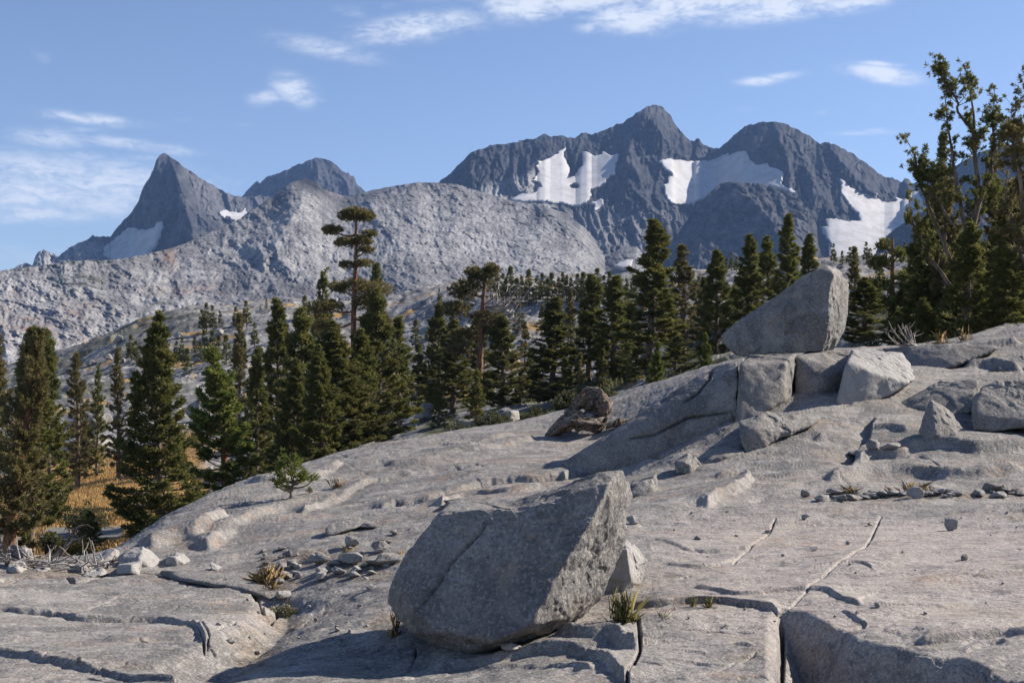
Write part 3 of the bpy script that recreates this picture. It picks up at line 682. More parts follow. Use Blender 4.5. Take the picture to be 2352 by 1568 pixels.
def blob(P, soft=14):
    s = np.zeros(PX.shape)
    for (x, y, rx, ry) in P: s = np.maximum(s, 1 - sstep(.55, 1.15, np.hypot((PX - x) / rx, (PY - y) / ry) + .22 * nzs))
    return s
soil = blob([(740, 1290, 150, 26), (640, 1330, 60, 30), (830, 1320, 80, 20), (590, 1470, 60, 40), (2050, 1142, 260, 10), (2250, 1132, 160, 10), (890, 1440, 50, 40), (1440, 1402, 70, 12), (1600, 1396, 70, 8), (660, 1400, 60, 20), (150, 1312, 160, 12)])
rust = np.clip(blob([(1130, 1142, 110, 14), (1000, 1168, 60, 14), (400, 1235, 110, 22), (1230, 1095, 60, 16), (520, 1395, 60, 20), (590, 1390, 60, 40), (340, 1440, 60, 12), (1150, 1060, 200, 12), (2150, 1560, 120, 40), (1950, 1520, 100, 40), (1700, 1560, 70, 20)]) * .8 + .8 * sstep(.25, .7, fbm(X / 1.7 + 9, DD / 1.1, oct=4)), 0, 1)
pinkish = sstep(1450, 1700, PX + 60 * nzs) * sstep(1130, 1230, PY) * (1 - .8 * sstep(1430, 1480, PY))


def granite(name, ground=False, wrld=False, lighten=0.0):
    m, t, b = new_mat(name, 0.82, 0.25)
    tc = t.n('ShaderNodeTexCoord'); co = tc.outputs['Object']
    if wrld: co = t.n('ShaderNodeNewGeometry').outputs['Position']
    speck = t.noise(co, 38.0, 3.0, 0.75); mica = t.noise(co, 95.0, 2.0, 0.7); mid = t.noise(co, 2.2, 5, 0.65, .6); broad = t.noise(co, 1.1, 7, 0.70, .6); grit = t.noise(co, 14.0, 5, 0.7)
    base = t.mix(t.rng(mid, 0.3, 0.7), (0.21, 0.197, 0.182) if ground else (0.20, 0.188, 0.175), (0.325, 0.305, 0.282) if ground else (0.30, 0.283, 0.263))
    base = t.mix(t.rng(broad, 0.47, 0.56, 0, .8), base, (0.135, 0.131, 0.127))
    if ground:
        base = t.mix(t.attr('pinkish'), base, t.mix(t.rng(t.noise(t.mapping(co, (0.5, 3.0, 3.0), (0, 0, .35)), 3.0, 5, .7), .35, .65), (0.305, 0.272, 0.246), (0.40, 0.362, 0.33)))
        base = t.mix(t.math('MULTIPLY', t.attr('rust'), t.rng(t.noise(co, 5.0, 5, .7), .42, .66, 0, .75)), base, (0.30, 0.19, 0.115))
        soilc = t.mix(t.rng(grit, .35, .65), (0.10, 0.08, 0.06), (0.27, 0.22, 0.17))
        base = t.mix(t.math('MULTIPLY', t.attr('soil'), .85), base, soilc)
    else:
        base = t.mix(t.rng(t.noise(co, 3.1, 5, .7), .60, .74, 0, .5), base, (0.29, 0.21, 0.145))
    lich = t.noise(co, 3.6, 8, 0.74, .5)
    base = t.mix(t.rng(lich, 0.52, 0.62, 0, .65 if ground else .35), base, (0.115, 0.113, 0.113))
    base = t.mix(t.rng(lich, 0.44, 0.34, 0, .45), base, (0.42, 0.415, 0.40))
    base = t.mix(t.rng(speck, .50, .66, 0, .62), base, (0.095, 0.092, 0.09))
    base = t.mix(t.rng(speck, .46, .33, 0, .6), base, (0.47, 0.455, 0.43))
    base = t.mix(t.rng(mica, .60, .70, 0, .75), base, (0.04, 0.04, 0.042))
    base = t.mix(t.rng(t.noise(co, 1.7, 5, .65, .4), .54, .68, 0, .45), base, (0.34, 0.285, 0.225))
    if lighten: base = t.mix(lighten, base, (0.46, 0.45, 0.43))
    if not ground: base = t.mix(t.attr('joint'), base, (0.03, 0.028, 0.025))
    t.put(b.inputs['Base Color'], base)
    h = t.math('MULTIPLY_ADD', grit, 1.0, t.math('MULTIPLY', speck, .35))
    nrm = t.bump(h, 0.022 if ground else 0.026, 0.75 if ground else .9)
    nrm = t.bump(t.noise(co, 4.5, 7, .64), .10, .38 if ground else .5, nrm)
    t.put(b.inputs['Normal'], nrm)
    return m


GRANITE, SLAB_M = granite('granite'), granite('slab_granite', True)
# break the steep faces of the steps so they are rough in depth too
Zb = blur(Zs, 2); gy_ = np.abs(np.gradient(Zb, axis=0) / np.gradient(DD, axis=0)); gx_ = 0 * gy_; steep = sstep(.4, 1.0, np.maximum(gy_, gx_))
YS = DD - steep * .030 * fbm(X / .30, DD / .30, Zs / .16, oct=4, gain=.55); XS = X
slab = build('ground', np.stack([XS, YS, Zs], -1).reshape(-1, 3), [grid_faces(*Zs.shape)[:, ::-1]], SLAB_M, attrs={'soil': soil, 'rust': rust, 'pinkish': pinkish})
tag(slab, 'glacier smoothed granite slab in the foreground', kind='structure')
# ------------------------------------------------------------------ boulders and blocks
_ico = {}


def ico(n):
    if n not in _ico:
        bm = bmesh.new(); bmesh.ops.create_icosphere(bm, subdivisions=n, radius=1.0)
        _ico[n] = (np.array([v.co for v in bm.verts]), np.array([[v.index for v in f.verts] for f in bm.faces])); bm.free()
    return _ico[n]


def hull_planes(P):
    bm = bmesh.new()
    for p in P: bm.verts.new(p)
    r = bmesh.ops.convex_hull(bm, input=bm.verts); bm.normal_update()
    c = np.mean(P, 0); out = []
    for f in sorted(bm.faces, key=lambda f: -f.calc_area()):
        n = np.array(f.normal); d = float(n @ np.array(f.calc_center_median()))
        if n @ c > d: n, d = -n, -d
        if not any(n @ m > 0.99 and abs(d - e) < 0.02 for m, e in out): out.append((n, d))
    bm.free()
    return np.array([n for n, d in out]), np.array([d for n, d in out])


def rock_shape(hulls, centre, sub, amp, scale, p=40.0, chip=0.0, seed=0.0):
    """star-shaped rock: from the centre out to the farthest of the convex hulls, edges rounded, then roughened"""
    dirs, faces = ico(sub); R = np.zeros(len(dirs)); rough = np.zeros(len(dirs))
    for H in hulls:
        n, d = hull_planes(np.asarray(H, float) - centre)
        q = np.maximum(dirs @ n.T, 1e-4) / np.maximum(d, 1e-3)
        m = q.max(1); r = 1.0 / (m * ((q / m[:, None]) ** p).sum(1) ** (1 / p))
        k = r > R; g = .06 * scale; hi, lo = np.maximum(R, r), np.minimum(R, r)
        rough = np.where(k, sstep(.25, .7, n[q.argmax(1), 0]), rough)
        R = np.where(R > 0, hi + np.maximum(g - (hi - lo), 0) ** 2 / (4 * g), r)
    P = dirs * R[:, None] / scale; x, y, z = (P + seed).T
    R = R + amp * (fbm(x, y, z, oct=3) + .5 * fbm(x * 3, y * 3, z * 3, oct=3, gain=.6)) + chip * rough * 1.3 * fbm(x * 1.1, y * 1.1, z * 1.1, oct=5, gain=.6)
    if sub > 4: R = R - .07 * scale * sstep(.10, .20, fbm(x * .8 + 40, y * .8, z * .8, oct=3, gain=.45)) - .03 * scale * sstep(.15, .22, fbm(x * 2.1 + 70, y * 2.1, z * 2.1, oct=3, gain=.45))
    return dirs * R[:, None] + centre, faces


def rock(name, label, d0, hulls, cen=None, sub=6, amp=.012, scale=.35, p=40.0, chip=.01, cat='rock', mat=None, group=None, seed=None, cracks=()):
    """hulls of (px, py, metres behind d0); origin at the lowest point"""
    hs = [at([a[0] for a in H], [a[1] for a in H], np.array([d0 + a[2] for a in H])) for H in hulls]
    c = at(cen[0], cen[1], d0 + cen[2]) if cen else hs[0].mean(0)
    V, Fc = rock_shape(hs, c, sub, amp, scale, p, chip, RNG.uniform(0, 90) if seed is None else seed)
    jt = np.zeros(len(V))
    for (pl, dep, wd) in cracks:      # joints opened in the face that fronts the path
        u, v = CX + F * V[:, 0] / V[:, 1], HZ - (V[:, 2] - CZ) * F / V[:, 1]; sd, arc, tot = pline(u + 2 * fbm(u / 18, v / 18), v, pl)
        cr = np.exp(-(sd / wd) ** 2) * sstep(-1, 20, arc) * (1 - sstep(tot - 30, tot, arc)) * (V[:, 1] < c[1]); jt = np.maximum(jt, .85 * cr)
        V = V + (c - V) * (dep * cr)[:, None] / np.linalg.norm(c - V, axis=1)[:, None]
    base = V[V[:, 2].argmin()].copy()
    o = build(name, V - base, [Fc], mat or GRANITE, smooth=sub < 6, attrs={'joint': jt}); o.location = base
    return tag(o, label, cat, group)


dq = float(slab_hit(1080, 1503)[1])
FRESH_LIT = granite('fresh_lit_granite', lighten=.45)  # paler granite copy: fresh breaks, and sunlit brightness put into the colour


def front(*pts): return [(x, y, 4.1424 - .00108 * x - .002176 * y) for x, y in pts]      # the shaded face lies in one plane


rock('boulder', 'big granite boulder in the foreground with a shaded front and a pointed top corner', dq, [
    front((902, 1331), (933, 1266), (971, 1225), (1006, 1180), (1128, 1166), (1213, 1176), (1313, 1252), (1278, 1334), (1248, 1379), (1227, 1428), (1138, 1475), (1039, 1457), (1008, 1451), (950, 1413)) +
    [(1299, 1427, .05), (1080, 1507, .06), (1046, 1492, .1), (1118, 1505, .12), (1162, 1495, .25), (1251, 1478, .4), (978, 1478, .2), (937, 1457, .18), (909, 1413, .2), (889, 1386, .3), (889, 1362, .36), (902, 1325, .5),
     (1015, 1170, .85), (1039, 1150, 1.0), (1063, 1147, 1.0), (1128, 1152, .95), (1213, 1148, 1.0), (1384, 1362, .7), (1347, 1413, .6), (1306, 1444, .5), (1412, 1304, .75),
     (940, 1280, 1.2), (1030, 1180, 1.25), (1200, 1180, 1.4), (1300, 1300, 1.3), (930, 1400, 1.0), (1100, 1470, 1.0), (1250, 1440, 1.0)],
    front((1175, 1180), (1388, 1136), (1405, 1102), (1354, 1204), (1313, 1252), (1278, 1334), (1213, 1330), (1200, 1240)) +
    [(1150, 1158, .8), (1213, 1146, .8), (1278, 1122, .62), (1333, 1104, .5), (1388, 1080, .45), (1429, 1080, .58), (1443, 1105, .72), (1450, 1146, .78), (1439, 1198, .82), (1436, 1245, .82), (1412, 1304, .77), (1400, 1120, 1.1), (1250, 1165, 1.3), (1380, 1280, 1.2), (1240, 1320, 1.2)]],
    cen=(1262, 1262, .5), sub=7, amp=.005, scale=.22, p=260, chip=.016, cat='boulder', cracks=[([(1120, 1190), (1100, 1225), (1062, 1262), (1035, 1290), (1010, 1330), (985, 1368), (945, 1414)], .05, 3.2), ([(950, 1413), (954, 1440)], .02, 2), ([(1306, 1210), (1316, 1225)], .02, 2.5)])
d1 = float(slab_hit(1440, 1358)[1])
rock('boulder', 'smaller pale boulder propped behind the right side of the big foreground boulder', d1, [
    [(1380, 1250, .3), (1436, 1239, .3), (1460, 1252, .25), (1487, 1287, .35), (1484, 1324, .35), (1470, 1351, .25), (1429, 1363, .0), (1385, 1363, .0), (1380, 1300, .05), (1439, 1259, -.02), (1449, 1328, -.06), (1440, 1345, -.04), (1400, 1260, .8), (1470, 1290, .8), (1460, 1345, .7), (1390, 1350, .7)]],
    sub=6, amp=.006, scale=.2, p=240, chip=.008, cat='boulder', mat=FRESH_LIT)
d2 = float(slab_hit(1740, 945)[1])
# the ledge of split blocks across the slab
rock('rock_ledge', 'long sloping granite block at the left end of the split ledge, shaded below', d2, [
    [(1285, 1066, .5), (1330, 1094, .25), (1420, 1092, .15), (1530, 1050, .05), (1600, 1032, .0), (1692, 988, -.1), (1694, 940, -.1), (1400, 1007, .75), (1490, 957, .8), (1555, 906, .85), (1600, 868, .9), (1692, 900, .0), (1640, 841, 1.0), (1692, 830, .7), (1694, 850, .3), (1694, 838, 5.0), (1640, 858, 5.0), (1520, 930, 4.0), (1400, 1010, 3.0), (1330, 1060, 2.0), (1694, 1000, 3.0), (1500, 1100, 2)]],
    cen=(1600, 970, 1.2), sub=7, amp=.02, scale=.5, p=240, chip=.01, cracks=[([(1640, 842), (1630, 870), (1600, 905), (1560, 930)], .06, 2.5), ([(1430, 1010), (1500, 1000), (1580, 960), (1690, 945)], .05, 3)])
rock('rock_ledge', 'granite block with a bright lit edge, second from the left in the split ledge', d2, [
    [(1699, 838, .1), (1714, 820, .9), (1802, 812, 1.1), (1807, 830, .25), (1797, 862, .12), (1803, 917, .1), (1742, 958, -.2), (1699, 985, -.3), (1699, 900, -.05), (1828, 811, .85), (1822, 860, .75), (1816, 925, .6), (1714, 836, 5), (1826, 832, 5), (1812, 930, 3), (1700, 960, 3)]],
    sub=6, amp=.008, scale=.4, p=260, chip=.012)
rock('rock_ledge', 'dark faced granite block between the bright edge and the pale broken block', d2 + .8, [
    [(1829, 818, .3), (1850, 809, .9), (1960, 800, 1.2), (1948, 850, .1), (1930, 935, .1), (1860, 940, -.2), (1824, 940, -.05), (1826, 880, .05), (1834, 835, 5), (1960, 822, 5), (1930, 930, 4), (1830, 940, 3), (1900, 868, -.12)]],
    sub=6, amp=.010, scale=.45, p=260, chip=.01)
rock('rock_ledge', 'pale broken granite block with a bright sloping top at the right of the split ledge', d2 - .1, [
    [(1956, 802, 1.2), (2000, 800, 1.4), (2072, 810, 1.45), (2091, 834, 1.3), (2101, 872, .8), (2090, 880, .5), (1990, 851, .15), (1945, 833, .15), (1937, 850, .1), (1920, 925, .0), (1946, 942, .05), (1990, 937, .15), (2040, 906, .4), (1960, 815, 3), (2085, 840, 3), (2060, 900, 2.4), (1950, 930, 2)]],
    sub=6, amp=.008, scale=.3, p=300, chip=.02, mat=FRESH_LIT)
d3 = float(slab_hit(1722, 1036)[1])
rock('boulder', 'wedge shaped boulder lying below the split ledge', d3, [
    [(1696, 968, .25), (1720, 957, .38), (1760, 944, .45), (1800, 953, .5), (1884, 962, .8), (1875, 972, .7), (1800, 993, .25), (1760, 1022, .05), (1713, 1042, .0), (1699, 1003, -.02), (1730, 985, -.02), (1720, 965, 1.8), (1860, 975, 2.2), (1740, 1030, 1.5)]],
    sub=6, amp=.016, scale=.35, p=240, chip=.01, cat='boulder')
d4 = float(slab_hit(1650, 1060)[1])
rock('boulder', 'flat slanting stone at the left foot of the wedge shaped boulder', d4, [[(1613, 1062, .0), (1672, 1022, .6), (1706, 1017, .7), (1713, 1040, .25), (1690, 1048, .1), (1650, 1064, -.05), (1620, 1066, -.02), (1660, 1050, -.05), (1690, 1030, 1.1), (1630, 1062, .8)]], sub=5, amp=.012, scale=.3, p=160, cat='boulder')
d5 = float(slab_hit(1575, 1088)[1])
rock('boulder', 'angular grey stone below the long sloping ledge block', d5, [[(1545, 1063, .1), (1580, 1039, .3), (1597, 1049, .25), (1621, 1079, .2), (1592, 1089, .0), (1552, 1087, -.02), (1572, 1060, -.05), (1560, 1055, .7), (1610, 1070, .7), (1580, 1088, .6)]], sub=5, amp=.01, scale=.3, p=160, cat='boulder')
rock('boulder', 'great leaning boulder perched on top of the split ledge, bright on its right edge', d2 + 1.5, [
    [(1654, 772, .8), (1685, 745, .6), (1739, 708, .6), (1787, 677, .5), (1820, 700, .1), (1800, 812, .2), (1787, 812, .0), (1695, 821, .4), (1668, 797, .5), (1735, 760, .3), (1700, 745, 1.7), (1780, 700, 2.0), (1780, 800, 1.8), (1690, 800, 1.4)],
    [(1770, 690, .4), (1821, 650, .45), (1842, 635, .45), (1876, 618, .45), (1900, 609, .5), (1917, 611, .8), (1938, 630, 1.2), (1952, 653, 1.5), (1949, 694, 1.5), (1946, 738, 1.4), (1934, 772, 1.2), (1911, 806, .9), (1893, 806, .12), (1787, 814, .0), (1760, 805, .2), (1775, 740, .22),
     (1915, 628, .32), (1911, 660, .22), (1905, 711, .12), (1903, 762, .08), (1890, 640, 2.0), (1930, 700, 2.2), (1910, 780, 2.0), (1780, 800, 1.8), (1790, 700, 1.9)]],
    cen=(1805, 750, .9), sub=7, amp=.012, scale=.4, p=160, chip=.02, cat='boulder')
# blocks and slabs up the slope on the right
d6 = float(slab_hit(2119, 944)[1])
rock('rock', 'broad shaded block right of the pale broken block, thin at its left end', d6, [[(2060, 928, .55), (2108, 902, .6), (2160, 872, .62), (2252, 872, .45), (2240, 900, .1), (2234, 948, -.1), (2190, 954, -.12), (2119, 944, -.05), (2081, 934, .3), (2170, 880, 2.4), (2250, 880, 2.4), (2220, 950, 1.6)]], sub=6, amp=.016, scale=.4, p=240)
d7 = float(slab_hit(2150, 1009)[1])
rock('boulder', 'pointed triangular rock standing on the right slope', d7, [[(2136, 916, .35), (2141, 920, .3), (2124, 945, .3), (2111, 994, .25), (2126, 1011, .0), (2160, 1009, -.04), (2198, 998, .05), (2214, 984, .25), (2181, 941, .45), (2150, 1000, -.06), (2150, 950, .8), (2195, 985, .8), (2130, 1000, .7)]], sub=6, amp=.012, scale=.25, p=200, cat='boulder')
d8 = float(slab_hit(2260, 990)[1])
rock('rock', 'large blocky rock cut by the right edge, behind the triangular rock', d8, [[(2233, 918, .3), (2249, 890, .42), (2277, 877, .5), (2352, 868, .5), (2440, 866, .5), (2440, 975, -.1), (2352, 982, .0), (2317, 987, -.02), (2262, 992, -.05), (2229, 990, .0), (2236, 950, .05), (2260, 900, 2.5), (2430, 890, 2.6), (2430, 980, 2)]], sub=6, amp=.02, scale=.4, p=200)
rock('rock', 'long shaded slab above the broad block on the right slope', d2 + 4.5, [[(2025, 801, 1.2), (2100, 794, .9), (2197, 788, .6), (2288, 792, .5), (2297, 800, .3), (2197, 842, -.1), (2108, 869, .1), (2085, 872, .3), (2040, 830, .9), (2100, 815, 5), (2280, 806, 5), (2200, 850, 3)]], sub=6, amp=.02, scale=.45, p=240)
rock('rock', 'sloping slab at the upper right edge under the tall pines', d2 + 9.5, [[(2206, 784, .0), (2218, 772, .2), (2300, 746, .8), (2352, 740, 1.2), (2450, 738, 1.2), (2450, 800, .0), (2352, 800, -.2), (2260, 795, -.1), (2300, 755, 4), (2440, 748, 4), (2300, 800, 3)]], sub=6, amp=.025, scale=.5, p=240)
rock('rock', 'rough pale slab below the sloping slab at the upper right edge', d2 + 6.5, [[(2286, 812, .2), (2296, 800, .6), (2352, 792, 1.2), (2450, 786, 1.2), (2450, 830, .0), (2352, 835, .0), (2300, 832, .0), (2310, 806, 3), (2440, 800, 3), (2400, 835, 2)]], sub=5, amp=.025, scale=.3, p=160)
rock('rock', 'low dark block half buried above the large blocky rock at the right edge', d2 + 3.5, [[(2270, 852, .1), (2292, 832, .6), (2352, 815, 1.0), (2440, 812, 1.0), (2440, 850, .0), (2352, 852, -.05), (2300, 858, -.02), (2310, 838, 2.4), (2440, 830, 2.4)]], sub=5, amp=.02, scale=.35, p=160)
d9 = float(slab_hit(1470, 1142)[1])
rock('rock', 'small split block with a bright edge behind the big foreground boulder', d9, [[(1446, 1115, .15), (1500, 1093, .4), (1509, 1087, .6), (1510, 1125, .5), (1490, 1143, .05), (1446, 1143, .0), (1500, 1100, .2), (1498, 1135, .1), (1450, 1105, .9), (1505, 1095, 1.0), (1480, 1140, .8)]], sub=5, amp=.008, scale=.25, p=200)
d10 = float(slab_hit(790, 1231)[1])
SOILROCK = granite('weathered_granite', wrld=True); STONE_M = granite('stone_granite', wrld=True, lighten=.3)
rock('rock', 'flat brown weathered stone tilted on the slab left of the big boulder', d10, [[(745, 1216, .1), (762, 1198, .3), (817, 1184, .5), (856, 1198, .45), (852, 1204, .35), (814, 1212, .15), (775, 1221, .05), (749, 1233, .0), (748, 1225, .0), (770, 1205, .7), (845, 1200, .8), (790, 1228, .5)]], sub=5, amp=.006, scale=.15, p=160)
rock('rock', 'thin rusty flake of rock lying behind the top of the big boulder', float(slab_hit(1030, 1168)[1]), [[(1000, 1160, .0), (1020, 1147, .5), (1090, 1135, 1.2), (1180, 1138, 1.4), (1290, 1143, 1.2), (1280, 1160, .4), (1100, 1160, .2), (1040, 1166, -.02), (1003, 1167, -.05), (1100, 1150, 2), (1250, 1150, 2)]], sub=5, amp=.008, scale=.2, p=160)
# heap of blocks at the left edge of the slab
PILE = [('pale sunlit block leaning at the left of the rock heap', 230, 1303, [(192, 1303, .1), (205, 1290, .2), (255, 1256, .5), (274, 1266, .55), (270, 1280, .4), (245, 1300, .1), (225, 1306, 0), (265, 1262, .3), (210, 1290, .8), (265, 1270, .9)]),
        ('largest block of the rock heap, dark on its left and bright on its right', 320, 1306, [(265, 1302, .15), (268, 1278, .2), (290, 1262, .3), (325, 1254, .35), (345, 1262, .5), (386, 1303, .5), (350, 1308, .1), (310, 1309, .0), (318, 1285, -.02), (328, 1268, .1), (300, 1265, .9), (360, 1290, .9)]),
        ('squared block in front of the largest block of the heap', 295, 1321, [(267, 1318, .1), (270, 1296, .15), (300, 1288, .25), (326, 1286, .35), (327, 1310, .3), (322, 1321, .1), (300, 1316, -.03), (303, 1296, .02), (275, 1300, .7), (320, 1296, .7)]),
        ('brown rounded block at the left foot of the heap', 190, 1316, [(163, 1300, .1), (172, 1292, .2), (195, 1290, .3), (218, 1300, .3), (214, 1312, .15), (190, 1319, 0), (168, 1316, 0), (185, 1298, -.03), (180, 1295, .6), (210, 1302, .6)]),
        ('thin slab wedged at the bottom of the heap', 215, 1325, [(184, 1325, .05), (195, 1312, .2), (240, 1302, .3), (252, 1318, .25), (235, 1324, .05), (200, 1327, 0), (210, 1310, .6), (245, 1308, .6)]),
        ('knobbly stone standing alone right of the rock heap', 405, 1300, [(378, 1292, .1), (382, 1275, .2), (405, 1268, .3), (424, 1272, .3), (437, 1288, .25), (435, 1300, .1), (405, 1301, 0), (382, 1298, 0), (400, 1280, -.03), (395, 1275, .6), (430, 1285, .6)]),
        ('narrow pale stone lying at the foot of the smooth dome', 505, 1313, [(480, 1298, .1), (484, 1290, .2), (500, 1297, .2), (522, 1312, .2), (505, 1315, 0), (483, 1308, 0), (490, 1295, .4), (515, 1308, .4)]),
        ('small jutting stone on top of the rock heap', 335, 1266, [(318, 1264, .3), (320, 1248, .35), (338, 1244, .45), (348, 1258, .45), (345, 1266, .3), (330, 1256, .25), (325, 1250, .8), (342, 1255, .8)]),
        ('bluish rounded stone below the weathered log end at the left edge', 40, 1318, [(12, 1316, .1), (18, 1300, .15), (35, 1288, .3), (55, 1290, .35), (70, 1312, .3), (55, 1320, .05), (25, 1320, 0), (38, 1304, -.05), (30, 1295, .7), (60, 1300, .7)]),
        ('low flat stone between the bluish stone and the heap', 95, 1313, [(70, 1310, .1), (85, 1299, .2), (105, 1297, .3), (118, 1306, .3), (110, 1314, .1), (85, 1315, 0), (90, 1303, .5), (112, 1302, .5)]),
        ('long low stone left of the brown rounded block', 140, 1312, [(112, 1310, .1), (120, 1298, .2), (150, 1294, .3), (166, 1300, .3), (160, 1312, .1), (130, 1314, 0), (125, 1300, .5), (160, 1302, .5)]),
        ('curved lip of rock along the back of the lower left slab', 480, 1352, [(345, 1318, .6), (360, 1309, .9), (400, 1310, .9), (470, 1324, .7), (540, 1322, .6), (590, 1336, .4), (625, 1352, .2), (640, 1372, .0), (632, 1382, -.05), (606, 1372, -.1), (560, 1350, .0), (500, 1340, .2), (420, 1330, .5), (620, 1356, .7), (420, 1316, 1.4)])]
for lab, cx_, cy_, H in PILE:
    rock('rock', lab, float(slab_hit(cx_, cy_)[1]), [H], mat=FRESH_LIT if 'brown' not in lab and 'lip' not in lab else GRANITE, sub=5, amp=.008, scale=.2, p=160)

# loose stones: a few shapes, copied
STONES = []
for k in range(8):
    r = np.random.default_rng(100 + k); P = r.normal(size=(13, 3)); P /= np.linalg.norm(P, axis=1)[:, None]; P *= np.array([.5, .5, .5]) * r.uniform(.85, 1.1, (13, 1))
    V, Fc = rock_shape([P], P.mean(0), 4, .02, .3, 45, 0, k * 7.0)
    V[:, :2] -= (V[:, :2].max(0) + V[:, :2].min(0)) / 2; V[:, 2] -= V[:, 2].min() + .06
    V /= np.array([np.ptp(V[:, 0]), np.ptp(V[:, 1]), np.ptp(V[:, 2])])
    me = build('stone', V, [Fc], STONE_M if k % 3 else SOILROCK); STONES.append(me.data); bpy.data.objects.remove(me)


def stone(px, py, wpx, hpx, label, group=None, name='stone', zfun=None, k=None, pos=None):
    P = slab_hit(px, py) if pos is None else np.asarray(pos, float); d = P[1]
    o = bpy.data.objects.new(name, STONES[RNG.integers(len(STONES)) if k is None else k]); SC.collection.objects.link(o)
    o.location = P + np.array([0, .3 * wpx / F * d, 0]); o.location.z = float((slab_z if zfun is None else zfun)(np.array([o.location.x]), np.array([o.location.y]))[0]) - .01 * hpx / F * d
    o.rotation_euler = (RNG.uniform(-.12, .12), RNG.uniform(-.12, .12), RNG.uniform(0, 6.28)); o.scale = (wpx / F * d, wpx / F * d * RNG.uniform(.75, 1.0), hpx / F * d * 1.1)
    return tag(o, label, 'stone', group)


for a in [(2190, 1219, 37, 30, 'largest loose stone on the pinkish slab at the right, brownish and peaked'), (2217, 1287, 19, 15, 'pale whitish stone lying below the largest loose stone on the right slab'), (1869, 1265, 17, 10, 'low pale stone left of the diagonal crack on the right slab'),
          (1947, 1250, 9, 8, 'small round pebble just left of the diagonal crack'), (1602, 1240, 19, 9, 'flat pale stone on the slab right of the propped boulder'), (1763, 1229, 13, 8, 'small stone stuck in the short crack of the right slab'), (1998, 1208, 16, 9, 'stone at the head of the long diagonal crack'),
          (2016, 1398, 16, 11, 'small dark stone on the lower part of the right slab'), (1970, 1412, 12, 8, 'small stone beside a flake ledge on the lower right slab'), (2127, 1411, 10, 6, 'tiny pale pebble on the lower right slab'), (1853, 1194, 20, 13, 'square edged stone set against a small step in the slab'),
          (1852, 1142, 25, 18, 'dark stone at the left end of the rubble row on the right slope'), (1968, 1142, 20, 10, 'rounded stone in the rubble row beside a dry grass tuft'), (2104, 1145, 36, 28, 'tallest stone in the rubble row, in front of dry grass'), (2295, 1132, 56, 20, 'long tilted stone near the right end of the rubble row'),
          (1453, 1206, 28, 20, 'brown stone peeping out right of the big foreground boulder'), (796, 1220, 40, 10, 'flat flake lying under the tilted brown stone'), (846, 1218, 48, 14, 'grey flat flake right of the tilted brown stone'), (904, 1232, 27, 12, 'small wedge of rock left of the big boulder shadow'),
          (807, 1258, 36, 24, 'stone with a rounded pale knob above the rubble patch'), (887, 1250, 38, 11, 'thin pale flake near the left of the big boulder'), (873, 1265, 42, 21, 'orange brown rounded stone left of the big boulder'), (889, 1306, 74, 28, 'broad pale stone touching the left flank of the big boulder'),
          (803, 1302, 58, 24, 'broad brownish stone in the middle of the rubble patch'), (735, 1300, 46, 22, 'orange stained stone at the left of the rubble patch'), (810, 1331, 40, 12, 'dark flat stone alone below the rubble patch'), (849, 1357, 22, 10, 'small stone near the lower left flank of the big boulder'), (645, 1384, 46, 18, 'pale bluish stone beside the grey cushion plant'),
          (640, 1342, 34, 12, 'brown stone beside the dry grass clump'), (1418, 984, 46, 18, 'broken bit of bleached wood coloured rock right of the driftwood stump'), (660, 1278, 26, 14, 'stone at the upper left of the rubble patch'), (1175, 1508, 50, 14, 'stone wedged under the big boulder'), (1660, 815, 26, 10, 'small stone under the left tip of the perched boulder'),
          (530, 1478, 24, 12, 'rusty stone in the gully right of the lower left slab'), (592, 1504, 18, 8, 'small grey stone in the bottom of the gully'), (181, 1535, 12, 12, 'pale upright chip of rock on the lower left slab'), (2010, 1042, 34, 22, 'small leaning stone in the middle of the broken flakes on the right slope'), (1975, 1030, 60, 14, 'dark broken flake left of the leaning stone'), (2050, 1036, 40, 16, 'pale broken flake right of the leaning stone')]:
    stone(*a)
r = np.random.default_rng(55)
for k in range(46):
    x, y = r.uniform(590, 890), r.uniform(1262, 1340); w_ = r.uniform(9, 30) * (1.2 if y > 1280 else .9)
    stone(x, y, w_, w_ * r.uniform(.3, .6), 'angular stone in the rubble patch left of the big boulder', 'rubble left of the big boulder')
for k in range(52):
    x = r.uniform(1880, 2345); y = 1145 + 7 * math.sin(x / 90) - max(0, x - 2200) * .10 + r.normal() * 4; w_ = r.uniform(10, 44)
    stone(x, y, w_, w_ * r.uniform(.22, .42), 'flat stone in the rubble row across the right slab', 'rubble row across the right slab')
for k in range(42):
    x, y = r.uniform(1500, 2340), r.uniform(1160, 1470); w_ = r.uniform(3.5, 9)
    stone(x, y, w_, w_ * r.uniform(.45, .8), 'tiny pebble scattered on the pinkish slab at the right', 'pebbles on the right slab')
for k in range(30):
    x, y = r.uniform(460, 900), r.uniform(1380, 1500); w_ = r.uniform(4, 13)
    stone(x, y, w_, w_ * r.uniform(.4, .7), 'tiny stone in the gravelly gully beside the lower left slab', 'stones in the gravelly gully')
